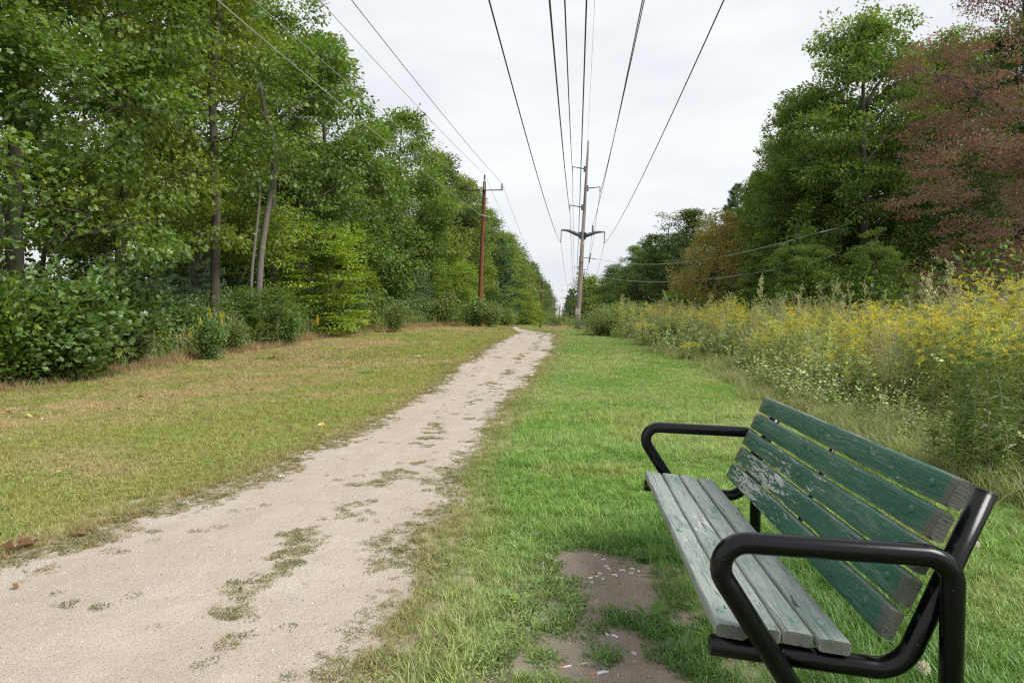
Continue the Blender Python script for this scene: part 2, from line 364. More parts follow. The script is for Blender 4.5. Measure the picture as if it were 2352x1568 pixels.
def blades(rng, n, rad, h0, h1, wid, bend, mb=None, seg=2, col=(1,1,1), dry=.0):
    mb = mb or MB()
    for _ in range(n):
        a = rng.uniform(0, 6.283); r = rad*math.sqrt(rng.random()); p = np.array([math.cos(a)*r, math.sin(a)*r, 0.])
        h = rng.uniform(h0, h1); b = rng.uniform(0, 6.283); lean = np.array([math.cos(b), math.sin(b), 0.])*bend*h*rng.uniform(.4, 1.3)
        w = wid*rng.uniform(.6, 1.2); sd = np.array([-math.sin(b+rng.uniform(-.8,.8)), math.cos(b), 0.]); sd /= np.linalg.norm(sd)
        V = []
        for s in range(seg+1):
            t = s/seg; q = p+np.array([0,0,h])*t*(1-.18*t*bend)+lean*t*t; ww = w*(1-t)**.7/2 if s < seg else 0
            V += [q-sd*ww, q+sd*ww] if s < seg else [q]
        f = []
        for s in range(seg-1): f += [(2*s,2*s+1,2*s+3),(2*s,2*s+3,2*s+2)]
        f.append((2*seg-2, 2*seg-1, 2*seg))
        c = np.array(col)*rng.uniform(.75, 1.25)
        if rng.random() < dry: c = np.array((1.45, 1.0, 1.5))*rng.uniform(.9, 1.3)
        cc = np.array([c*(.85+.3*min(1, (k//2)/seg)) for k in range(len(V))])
        mb.add(V, f, None, cc)
    return mb
rg = np.random.default_rng(5)
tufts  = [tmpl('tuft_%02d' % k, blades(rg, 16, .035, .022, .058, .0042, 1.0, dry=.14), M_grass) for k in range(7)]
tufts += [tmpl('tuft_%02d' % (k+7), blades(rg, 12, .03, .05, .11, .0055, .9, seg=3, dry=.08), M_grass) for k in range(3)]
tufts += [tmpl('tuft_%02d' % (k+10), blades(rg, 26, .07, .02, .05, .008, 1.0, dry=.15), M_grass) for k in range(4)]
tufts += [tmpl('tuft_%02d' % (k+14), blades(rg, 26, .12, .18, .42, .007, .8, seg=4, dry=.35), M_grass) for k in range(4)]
# low clover-like mats that creep over the bare soil
def creeper(rng):
    mb = MB(); n = 46; a = rng.uniform(0, 6.28, n); r = .05*np.sqrt(rng.random(n)); P = np.c_[np.cos(a)*r, np.sin(a)*r, rng.uniform(.002, .016, n)]
    d = nrm(np.c_[np.cos(a+rng.normal(0,.6,n)), np.sin(a+rng.normal(0,.6,n)), rng.uniform(-.1,.9,n)]); nn = nrm(np.c_[rng.normal(0,.5,(n,2)), np.ones(n)])
    stamp(mb, DIAM, P, frames(d, nn), rng.uniform(.009, .018, n), np.outer(rng.uniform(.7, 1.3, n), (1,1,1)))
    return blades(rng, 6, .05, .015, .035, .003, 1.2, mb)
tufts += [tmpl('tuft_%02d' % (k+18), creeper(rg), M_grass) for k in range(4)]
C_tuft = template_coll('grass_templates', tufts)

rng = np.random.default_rng(11)
def ring(y0, y1, dens, xl=-14, xr=16):
    if y1 < 9: xl = max(xl, -8.5); xr = min(xr, 6)
    out = []
    # sample inside the view wedge only (a little wider than the frame)
    A = (y1-y0)*(xr-xl); n = int(A*dens); x = rng.uniform(xl, xr, n); y = rng.uniform(y0, y1, n)
    a = np.degrees(np.arctan2(x, np.maximum(y, .01))); k = (a > np.where(y < 9, -72, -54)) & (a < np.where(y < 9, 66, 42))
    return x[k], y[k]
def side_col(x, y):
    p = np.c_[x, y]; n1 = fbm(p, .35, 21); n2 = fbm(p, 1.4, 31); left = x < (pL(y)+pR(y))/2
    edge = np.clip(1-(-path_d(x, y))/.5, 0, 1)
    tan = np.array((.50,.42,.22)); olive = np.array((.34,.38,.10)); lime = np.array((.29,.38,.07)); green = np.array((.21,.38,.065)); deep=np.array((.11,.26,.04)); brown=np.array((.30,.25,.11)); pale=np.array((.34,.45,.15))
    dw = x-woods_x(y); wt = np.clip((n1-.50)*4+sm((4.4-dw)/2.8)*1.05-.05, 0, 1)[:,None]
    L = olive*(1-wt)+tan*wt; L = L*(1-np.clip((n2-.55)*4, 0, .7)[:,None])+lime*np.clip((n2-.55)*4, 0, .7)[:,None]
    w2 = np.clip((n1-.45)*5, 0, 1)[:,None]; Rr = green*(1-w2)+pale*w2; w3 = np.clip((n2-.52)*5, 0, 1)[:,None]; Rr = Rr*(1-w3*.75)+(olive*.6+pale*.4)*w3*.75
    bench = np.clip(1-np.hypot((x-.7)/1.1, (y-2.9)/1.9), 0, 1)[:,None]*1.6; bench = np.clip(bench, 0, 1); Rr = Rr*(1-bench)+deep*bench  # lusher green near the bench, with its contact shadow tinted into the grass
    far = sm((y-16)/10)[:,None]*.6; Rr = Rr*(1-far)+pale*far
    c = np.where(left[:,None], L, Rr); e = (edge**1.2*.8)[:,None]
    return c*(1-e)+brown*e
def dens_mask(x, y):
    p = np.c_[x, y]; d = -path_d(x, y)+(fbm(p, 1.3, 8)-.5)*.5; n = fbm(p, 3.2, 61)
    d = d+(fbm(p, 6., 13)-.5)*.45; pr = np.clip((d+.20)/.24, 0, 1)**1.2
    # weedy strip down the right part of the path, a few sparse clumps elsewhere
    cx = pR(y)-.55+.10*np.sin(y*1.3); strip = np.exp(-((x-cx)/.17)**2)
    inside = path_d(x, y) > 0
    n5 = fbm(p, 7.5, 67); cl = np.clip((n5*.7+n*.3-.66+.15*strip)*12, 0, 1)*(.3+.45*strip)*(y < 34)
    pr = np.maximum(pr, np.where(inside, cl, 0))
    dd = dirt_d(x, y); nn = fbm(p, 4.5, 71); keep = np.clip(1-(dd+.14+(fbm(p,4.,83)-.5)*.9)*3.2, 0, 1)*np.clip(1.25-dd*1.6,0,1); keep = np.maximum(keep, np.clip((nn-.56)*8, 0, 1)*(dd < .6))
    zone = (y < 4.2) & (x < .55) & (x > -.35)
    keep = np.where(zone & (y < 3.6), np.minimum(keep, np.clip((nn-.34)*5, .10, 1)), keep)
    inb = (x > woods_x(y)-.6) & (x < meadow_x(y)+1.2) & ((x < -1.5) | (y < 58))
    return pr*keep*inb
P=[]; Rt=[]; Sc=[]; Ix=[]; Tn=[]
for y0, y1, dens, s0, s1, kinds, jit in ((.2,1.2,900,.8,1.3,(0,7),0), (1.2,4.2,1700,.75,1.2,(0,7),.0), (4.2,8,1100,.8,1.2,(0,7),0), (8,15,520,1.0,1.45,(0,7),0), (15,28,110,1.2,1.8,(10,14),0), (28,44,34,1.8,2.6,(10,14),0), (44,75,9,3,4.5,(10,14),0)):
    x, y = ring(y0, y1, dens); m = rng.random(len(x)) < dens_mask(x, y); x = x[m]; y = y[m]; n = len(x)
    idx = rng.integers(kinds[0], kinds[1], n)
    inp = path_d(x, y) > -.05; bare = (dirt_d(x, y) > -.25) | ((x > -.35) & (x < .5) & (y < 3.2))
    cr = (inp | (bare & (rng.random(n) < .6))) & (rng.random(n) < .75); idx = np.where(cr & (y < 16), rng.integers(18, 22, n), idx)
    clo = (~inp) & (~bare) & (y < 16) & (fbm(np.c_[x,y], 2.6, 123) > .57) & (rng.random(n) < .45); idx = np.where(clo, rng.integers(18, 22, n), idx)
    tall = (~inp) & (~bare) & (x > -.6) & (y < 9) & (fbm(np.c_[x,y], 1.7, 99) > .50) & (rng.random(n) < .35); idx = np.where(tall, rng.integers(7, 10, n), idx)
    c = side_col(x, y)*rng.uniform(.75, 1.25, (n,1))*(1+rng.normal(0,.05,(n,3)))
    c = np.where((cr & (rng.random(n) < .5))[:,None], c*.3+np.array((.10,.15,.035))*.7, c)
    s = rng.uniform(s0, s1, n)*np.where(inp, .62, 1)*(.75+.6*fbm(np.c_[x,y], .9, 44))
    P.append(np.c_[x, y, gz(x, y)]); Rt.append(np.c_[rng.normal(0,.12,(n,2)), rng.uniform(0,6.28,n)]); Sc.append(np.repeat(s[:,None],3,1)); Ix.append(idx); Tn.append(c)
cat = np.concatenate
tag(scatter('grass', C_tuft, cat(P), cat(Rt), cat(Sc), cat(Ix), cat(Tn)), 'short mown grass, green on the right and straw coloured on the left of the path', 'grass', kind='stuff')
# long unmown grass along the wood, round the bench feet, at the meadow's hem and round the big pole
P=[]; Rt=[]; Sc=[]; Tn=[]
def long_grass(x, y, s, c):
    n = len(x); P.append(np.c_[x, y, gz(x, y)]); Rt.append(np.c_[rng.normal(0,.15,(n,2)), rng.uniform(0,6.28,n)]); Sc.append(np.repeat((s*rng.uniform(.6,1.3,n))[:,None],3,1)); Tn.append(np.array(c)*rng.uniform(.7,1.3,(n,1)))
y = rng.uniform(2.5, 20, 1500); long_grass(meadow_x(y)+rng.normal(.3,.3,len(y)), y, .55+y*.01, (.30,.36,.13))
y = rng.uniform(1.0, 9, 2000); long_grass(meadow_x(y)+rng.uniform(0,2.6,len(y)), y, .7, (.28,.38,.13))
y = rng.uniform(9, 62, 5200); long_grass(woods_x(y)+rng.normal(-.15,.4,len(y)), y, .5+y*.012, (.40,.33,.16))
y = rng.uniform(34, 72, 5200); x = rng.uniform(-3.6, 9, len(y)); k = (((y > 56.8) & (x > -2.4)) | (x > 1.6)) ; long_grass(x[k], y[k], 1.5+0*x[k], (.50,.39,.24))
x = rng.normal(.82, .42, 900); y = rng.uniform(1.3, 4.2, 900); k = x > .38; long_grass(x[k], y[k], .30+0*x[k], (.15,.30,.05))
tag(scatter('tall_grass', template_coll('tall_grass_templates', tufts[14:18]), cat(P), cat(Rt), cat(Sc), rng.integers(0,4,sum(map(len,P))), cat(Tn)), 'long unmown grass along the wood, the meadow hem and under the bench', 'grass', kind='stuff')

# small stones strewn over path and dirt
mbs=[]
for k in range(4):
    v = nrm(rg.normal(0,1,(12,3)))*np.array((1,.8,.5))*rg.uniform(.75,1.1,(12,1))
    # hull through an icosahedron-like cap
    import bmesh
    b = bmesh.new(); [b.verts.new(p) for p in v]; bmesh.ops.convex_hull(b, input=b.verts); me = bpy.data.meshes.new('pebble'); b.to_mesh(me); b.free()
    me.attributes.new('col','FLOAT_COLOR','POINT'); mbs.append(bpy.data.objects.new('pebble_%d' % k, me))
m, t, o = newmat('pebble'); p_ = N(t,'ShaderNodeBsdfPrincipled'); a_ = N(t,'ShaderNodeAttribute', attribute_name='tint', attribute_type='INSTANCER'); t.links.new(a_.outputs['Color'], p_.inputs['Base Color']); p_.inputs['Roughness'].default_value=.9; t.links.new(p_.outputs[0], o.inputs[0])
for ob in mbs: ob.data.materials.append(m)
x, y = ring(1.2, 9, 1700, -6, 2); k = (path_d(x, y) > -.05) | (dirt_d(x, y) > 0); k &= rng.random(len(x)) < np.clip(1.25-y/8, .1, 1)*(.35+.9*(fbm(np.c_[x,y],1.2,5)>.5)); x = x[k]; y = y[k]; n = len(x)
tag(scatter('pebbles', template_coll('pebble_templates', mbs), np.c_[x, y, gz(x,y)+.006], rng.uniform(0,6.28,(n,3)), np.repeat((.0016+.0058*rng.random(n)**3.5)[:,None],3,1), rng.integers(0,4,n),
    np.array((.46,.41,.36))*rng.uniform(.35,1.6,(n,1))), 'grit and small stones loose on the sandy path', 'gravel', kind='stuff')

# ------------------------------------------------------------------ the bench
def wood_mat(name, seat):
    m, t, o = newmat(name); p = N(t, 'ShaderNodeBsdfPrincipled')
    oi = N(t, 'ShaderNodeObjectInfo'); sc = N(t, 'ShaderNodeSeparateColor'); t.links.new(oi.outputs['Color'], sc.inputs[0]); peel = sc.outputs[1]; mid = sc.outputs[0]
    tc = N(t, 'ShaderNodeTexCoord'); rnd = mth(t, 'MULTIPLY', oi.outputs['Random'], 31.)
    cx = N(t, 'ShaderNodeCombineXYZ'); [t.links.new(rnd, cx.inputs[i]) for i in range(3)]
    def co(s):
        mp = N(t, 'ShaderNodeMapping'); mp.inputs['Scale'].default_value = s; t.links.new(tc.outputs['Object'], mp.inputs[0]); t.links.new(cx.outputs[0], mp.inputs['Location']); return mp.outputs[0]
    # grain bends round knots: warp the across coordinate by a slow noise
    warp = noise(t, co((7, 3.2, 7)), 1.0, 3, .5); wx = mth(t, 'MULTIPLY', mth(t, 'SUBTRACT', warp, .5), .055)
    wc = N(t, 'ShaderNodeCombineXYZ'); t.links.new(wx, wc.inputs[0]); t.links.new(wx, wc.inputs[2]); va = N(t, 'ShaderNodeVectorMath', operation='ADD'); t.links.new(tc.outputs['Object'], va.inputs[0]); t.links.new(wc.outputs[0], va.inputs[1])
    co0 = co
    def co(s):
        mp = N(t, 'ShaderNodeMapping'); mp.inputs['Scale'].default_value = s; t.links.new(va.outputs[0], mp.inputs[0]); t.links.new(cx.outputs[0], mp.inputs['Location']); return mp.outputs[0]
    gr = noise(t, co((120, 3.4, 120)), 1.0, 6, .75, .6); fine = noise(t, co((420, 14, 420)), 1.0, 3, .75, .3)
    wv = N(t, 'ShaderNodeTexWave', wave_type='BANDS', bands_direction='X'); wv.inputs['Scale'].default_value = .8; wv.inputs['Distortion'].default_value = 9; wv.inputs['Detail'].default_value = 3; wv.inputs['Detail Scale'].default_value = .9
    t.links.new(co((34, 2.0, 34)), wv.inputs['Vector'])
    crk = ramp(t, noise(t, co((85, 1.6, 85)), 1.0, 2, .5, .4), [(.30,(1,1,1)),(.325,(0,0,0))])
    big = noise(t, co((9, 2.2, 9)), 1.0, 5, .65)
    if seat:
        paint = mixc(t, big, (.048,.125,.088), (.115,.20,.15)); worn = mixc(t, gr, (.12,.145,.128), (.44,.49,.455))
        amt = mth(t, 'ADD', mth(t, 'MULTIPLY', ramp(t, big, [(.33,(0,0,0)),(.56,(1,1,1))]), .8), mth(t, 'MULTIPLY', ramp(t, gr, [(.40,(0,0,0)),(.58,(1,1,1))]), .6))
    else:
        paint = mixc(t, big, (.009,.072,.043), (.028,.150,.096)); paint = mixc(t, mth(t,'MULTIPLY',ramp(t, fine, [(.55,(0,0,0)),(.75,(1,1,1))]),.35), paint, (.13,.24,.19)); worn = mixc(t, gr, (.17,.19,.15), (.33,.34,.29))
        amt = mth(t, 'MULTIPLY', ramp(t, mth(t,'ADD', gr, mth(t,'MULTIPLY', big, .35)), [(.70,(0,0,0)),(.84,(1,1,1))]), .5)
    c = mixc(t, amt, paint, worn)
    # flaked patches down to pale primer
    sx = N(t, 'ShaderNodeSeparateXYZ'); t.links.new(tc.outputs['Object'], sx.inputs[0])
    along = mth(t, 'ABSOLUTE', mth(t, 'SUBTRACT', sx.outputs[1], mth(t, 'SUBTRACT', mth(t,'MULTIPLY', mid, 2.), 1.)))
    near = mth(t, 'MAXIMUM', 0., mth(t, 'SUBTRACT', 1., mth(t, 'MULTIPLY', along, 1.25)))
    fl = mth(t, 'ADD', noise(t, co((62, 7, 62)), 1.0, 7, .70, .5), mth(t, 'MULTIPLY', near, mth(t, 'MULTIPLY', peel, .22)))
    flk = ramp(t, fl, [(.675,(0,0,0)),(.69,(1,1,1))])
    c = mixc(t, flk, c, mixc(t, gr, (.40,.40,.375), (.60,.60,.57)))
    # bare grey end grain and rounded ends
    ends = mth(t, 'ABSOLUTE', sx.outputs[1]); e = mth(t, 'ADD', ends, mth(t, 'MULTIPLY', mth(t,'SUBTRACT', big, .5), .13))
    ge = ramp(t, mth(t, 'MULTIPLY', e, 1.), [(.868,(0,0,0)),(.884,(1,1,1))]) if not seat else ramp(t, ends, [(.9142,(0,0,0)),(.9150,(1,1,1))])
    c = mixc(t, mth(t,'MULTIPLY', ge, .92), c, mixc(t, mth(t,'MULTIPLY_ADD',big,.7,mth(t,'MULTIPLY',fine,.4)), (.02,.022,.02), (.17,.17,.145)))
    # edges rubbed to wood
    geo = N(t, 'ShaderNodeNewGeometry'); pt = ramp(t, geo.outputs['Pointiness'], [(.52,(0,0,0)),(.58,(1,1,1))])
    ex = mth(t, 'ADD', mth(t, 'ABSOLUTE', sx.outputs[0]), mth(t, 'MULTIPLY', mth(t, 'SUBTRACT', noise(t, co0((60, 9, 60)), 1., 5, .7), .5), .030))
    c = mixc(t, mth(t, 'MULTIPLY', ramp(t, ex, [(.0385,(0,0,0)),(.0405,(1,1,1))]), .65), c, mixc(t, fine, (.16,.18,.15), (.42,.44,.39)))
    c = mixc(t, mth(t, 'MULTIPLY', crk, .85), c, (.018,.02,.017))
    t.links.new(c, p.inputs['Base Color']); p.inputs['Specular IOR Level'].default_value = .45
    t.links.new(mixc(t, amt, (.38,.38,.38), (.7,.7,.7)), p.inputs['Roughness'])
    h = mth(t, 'ADD', mth(t, 'ADD', mth(t,'MULTIPLY', gr, .8), mth(t,'MULTIPLY', wv.outputs['Fac'], .25)), mth(t, 'ADD', mth(t,'MULTIPLY', crk, -1.3), mth(t,'ADD', mth(t,'MULTIPLY', flk, -.35), mth(t,'MULTIPLY', fine, .3))))
    t.links.new(bump(t, h, .75, .0022), p.inputs['Normal']); t.links.new(p.outputs[0], o.inputs[0]); return m
M_seat = wood_mat('worn_pale_green_wood', True); M_back = wood_mat('dark_green_wood', False)
def blackpaint(t):
    n = noise(t, coords(t, 'Object'), 26, 5, .7); s = noise(t, coords(t, 'Object', (1,1,1)), 95, 3, .75)
    c = mixc(t, ramp(t, n, [(.60,(0,0,0)),(.78,(1,1,1))]), (.0035,.0035,.005), (.022,.022,.022))
    return mixc(t, ramp(t, s, [(.70,(0,0,0)),(.74,(1,1,1))]), c, (.25,.24,.23))
M_black = pbr('black_painted_steel', blackpaint, .22, bumpf=lambda t: bump(t, noise(t, coords(t), 60, 4, .6), .05, .004), spec=.32)
M_bolt = pbr('painted_bolt', lambda t: mixc(t, noise(t, coords(t), 90, 3), (.012,.085,.05), (.05,.17,.115)), .3)
M_boltp = pbr('worn_bolt', lambda t: mixc(t, noise(t, coords(t), 90, 3), (.13,.26,.20), (.26,.38,.32)), .45)

bench = empty('park_bench', (.70, 2.77, 0))
tag(bench, 'weathered green slatted park bench with black tube arms and flaking paint on its back', 'bench')
BX, BY = .70, 2.77
def slat(name, c, wdir, width, thick, L, mat, seed, color, sag=0., bow=0., taper=0.):
    """a board: x across, y along, z out of the visible face; ragged eased edges"""
    r = np.random.default_rng(seed); ns_ = 46; ys_ = np.r_[-L/2, -L/2+.006, np.linspace(-L/2+.02, L/2-.02, ns_-4), L/2-.006, L/2]
    e = .009; w = width/2; h = thick
    prof = [(-w+e,0),(-w/3,0.0005),(w/3,0.0005),(w-e,0),(w-e*.3,-e*.3),(w,-e),(w,-h+e),(w-e*.3,-h+e*.3),(w-e,-h),(-w+e,-h),(-w+e*.3,-h+e*.3),(-w,-h+e),(-w,-e),(-w+e*.3,-e*.3)]
    prof = np.array(prof); m = len(prof); V=[]
    for k, y in enumerate(ys_):
        s = 1. if 1 <= k < len(ys_)-1 else .965
        wob = np.array([math.sin(y*2.1+seed)*.0016, bow*(1-(2*y/L)**2)])
        edge = (vnoise(np.c_[np.full(m, y*9.+seed*7), np.arange(m)*.9], 1., seed)-.5)*.0032
        q = prof*np.array([s, 1]); q = np.c_[q[:,0]+np.sign(q[:,0])*edge, q[:,1]-abs(edge)*.4]+wob
        if s < 1: q[:,1] = q[:,1]*.96-.0012
        V.append(np.c_[q[:,0], np.full(m, y), q[:,1]])
    V = np.concatenate(V); k = len(ys_); i = np.arange(k-1)[:,None]*m; j = np.arange(m)[None]; j2=(j+1)%m
    q = np.stack([i+j, i+j2, i+m+j2, i+m+j], -1).reshape(-1,4)
    c0, c1 = len(V), len(V)+1; V = np.r_[V, [(0,-L/2-.0006,-h/2)], [(0,L/2+.0006,-h/2)]]
    tr = [(c0,(a+1)%m,a) for a in range(m)]+[(c1,(k-1)*m+a,(k-1)*m+(a+1)%m) for a in range(m)]
    o = MB().add(V, tr, q).build(name, mat, bench, smooth=True)
    x = Vector((wdir[0], 0, wdir[1])).normalized(); z = x.cross(Vector((0,1,0)))
    Mx = Matrix((x, Vector((0,1,0)), z)).transposed().to_4x4(); Mx.translation = Vector((c[0]-BX, c[1]-BY, c[2])); o.matrix_local = Mx
    o.color = (*color, 1); o.data.set_sharp_from_angle(angle=R_(50)) if hasattr(o.data, 'set_sharp_from_angle') else None
    return o
def boltat(parent, x, y, z, mat, r=.0105):
    b = MB().lathe([(r*1.15,-.001),(r*1.1,.0012),(r*.85,.0045),(r*.5,.0065),(.0005,.0072)], 12, (x, y, z)).build('bolt', mat, parent, smooth=True); return b
LS = 1.835; yc = (1.85+3.685)/2
sx_ = [(.376,.469),(.462,.4575),(.463,.4575),(.552,.4485),(.556,.4485),(.641,.436),(.646,.436),(.734,.4255)]
for k in range(4):
    a = np.array(sx_[2*k]); b = np.array(sx_[2*k+1]); c = (a+b)/2; d = (b-a)/np.linalg.norm(b-a); w = np.linalg.norm(b-a)-.004
    s = slat('seat_slat', (c[0], yc+(-.01,0,.008,-.004)[k], c[1]), d, w, .036, LS, M_seat, 3+k, (.5, (.45,.55,.25,.35)[k], 0), bow=(-.002,.001,-.001,.0015)[k])
    for yy in (-.83,-.10,.82):
        boltat(s, (-.012,.008,.01,-.006)[k], yy+(.0,.02,-.01,.01)[k], .0008, M_boltp)
d = np.array((.197,.425)); d = d/np.linalg.norm(d); p0 = np.array((.825,.433)); p1 = np.array((1.022,.858))
for k in range(5):     # from the lowest board up
    w = .0845; c = p0+d*(w/2+k*(w+.0115))+np.array((-.907,.42))*.030; 
    s = slat('back_slat', (c[0], yc+(.0,-.006,.004,.002,-.003)[k], c[1]), d, w, .036, LS, M_back, 21+k, ((.78,.70,.62,.45,.35)[k], (1.0,.95,.62,.12,.30)[k], 0), bow=(.002,.001,-.001,.002,.001)[k])
    for yy in (-.80,.04,.84): boltat(s, (.0,.004,-.006,.003,.0)[k], yy+(.01,-.02,.0,.015,-.01)[k], .0008, M_bolt)
def fillet(pts, radii, seg=9):
    P=[np.array(p, float) for p in pts]; out=[P[0]]
    for i in range(1, len(P)-1):
        a=nrm(P[i-1]-P[i]); b=nrm(P[i+1]-P[i]); r=radii[i-1]; th=math.acos(np.clip(a@b,-1,1)); tl=r/math.tan(th/2)
        cdir=nrm(a+b); cc=P[i]+cdir*r/math.sin(th/2); s0=P[i]+a*tl-cc; s1=P[i]+b*tl-cc; ang=math.acos(np.clip(nrm(s0)@nrm(s1),-1,1))
        for k in range(seg+1):
            u=k/seg; out.append(cc+(math.sin((1-u)*ang)*s0+math.sin(u*ang)*s1)/math.sin(ang))
    out.append(P[-1]); return np.array(out)
TR = .0285
for side, ya, ys_ in (('n',1.818,1.878),('f',3.722,3.662)):
    A = fillet([(.80,0,-.05),(.327,0,.698),(.964,0,.673),(.962,0,-.05)], [.066,.075]); A = A-np.array([BX,0,0])+np.array([0,ya-BY,0])
    tag(MB().tube(A, TR, 28).build('armrest', M_black, bench, smooth=True))
    Bp = fillet([(.372,0,.392),(.868,0,.341),(1.071,0,.828)], [.10]); Bp = Bp-np.array([BX,0,0])+np.array([0,ys_-BY,0])
    fr = MB().tube(Bp, TR, 28).build('frame_tube', M_black, bench, smooth=True)
    for oo in (fr,):
        ecap = MB().lathe([(TR*1.0,-.0005),(TR*1.01,.0),(TR*.9,.003),(.001,.0035)], 24).build('end_cap', M_black, fr)
        dr = Vector((.211,0,.505)).normalized(); ecap.matrix_local = Matrix.Translation(Vector(Bp[-1]))@dr.to_track_quat('Z','Y').to_matrix().to_4x4()
        ecap = MB().lathe([(TR*1.0,-.0005),(TR*1.01,.0),(TR*.9,.003),(.001,.0035)], 24).build('end_cap', M_black, fr)
        dr = Vector((-.497,0,.051)).normalized(); ecap.matrix_local = Matrix.Translation(Vector(Bp[0]))@dr.to_track_quat('Z','Y').to_matrix().to_4x4()
# centre bracket under the seat and behind the back
Bp = fillet([(.385,0,.413),(.852,0,.365),(1.046,0,.825)], [.09]); Bp = Bp-np.array([BX,0,0])+np.array([0,2.80-BY,0])
MB().tube(Bp, .010, 8).build('centre_bracket', M_black, bench, smooth=True)

# ------------------------------------------------------------------ poles and wires
def polewood(name, a, b, dark, sc=1.):
    return pbr(name, lambda t: mixc(t, ramp(t, noise(t, coords(t,'Object',(8*sc,8*sc,.25)), 1., 4, .65), [(.36,(1,1,1)),(.46,(0,0,0))]), mixc(t, noise(t, coords(t,'Object',(14*sc,14*sc,.8)), 1., 5, .7), a, b), dark), .85,
               bumpf=lambda t: bump(t, noise(t, coords(t,'Object',(16,16,.8)), 1., 4, .7), .8, .02), spec=.2)
M_greypole = polewood('grey_weathered_pole', (.24,.19,.165), (.42,.36,.33), (.085,.05,.04))
M_brownpole = polewood('brown_treated_pole', (.13,.055,.025), (.26,.12,.06), (.055,.025,.015))
M_steel = pbr('weathering_steel_arm', (.12,.125,.14), .5, .3); M_dark = pbr('dark_hardware', (.022,.020,.022), .55)
M_galv = pbr('galvanised', (.38,.39,.41), .4, .6); M_insul = pbr('grey_insulator', (.075,.08,.10), .3)
M_wire = pbr('dark_wire', (.035,.035,.04), .5); M_wirel = pbr('pale_wire', (.52,.53,.54), .45, .2)
M_yellow = pbr('yellow_marker', (.62,.43,.03), .6); M_white = pbr('sign_white', (.72,.72,.74), .5); M_pink = pbr('sign_faded_red', (.55,.24,.25), .6); M_ink = pbr('black_print', (.02,.02,.025), .6)
YP = 56.
def insul(mb, base, axis, L, r, discs):
    """ribbed insulator as a stack of discs along axis"""
    a = np.array(axis, float); a /= np.linalg.norm(a); P=[]; Rr=[]
    for k in range(discs):
        for u, rr_ in ((0,.45),(.25,1),(.6,.9),(.8,.45)): P.append(np.array(base)+a*L*(k+u)/discs); Rr.append(r*rr_)
    mb.tube(P, Rr, 8)
    return mb
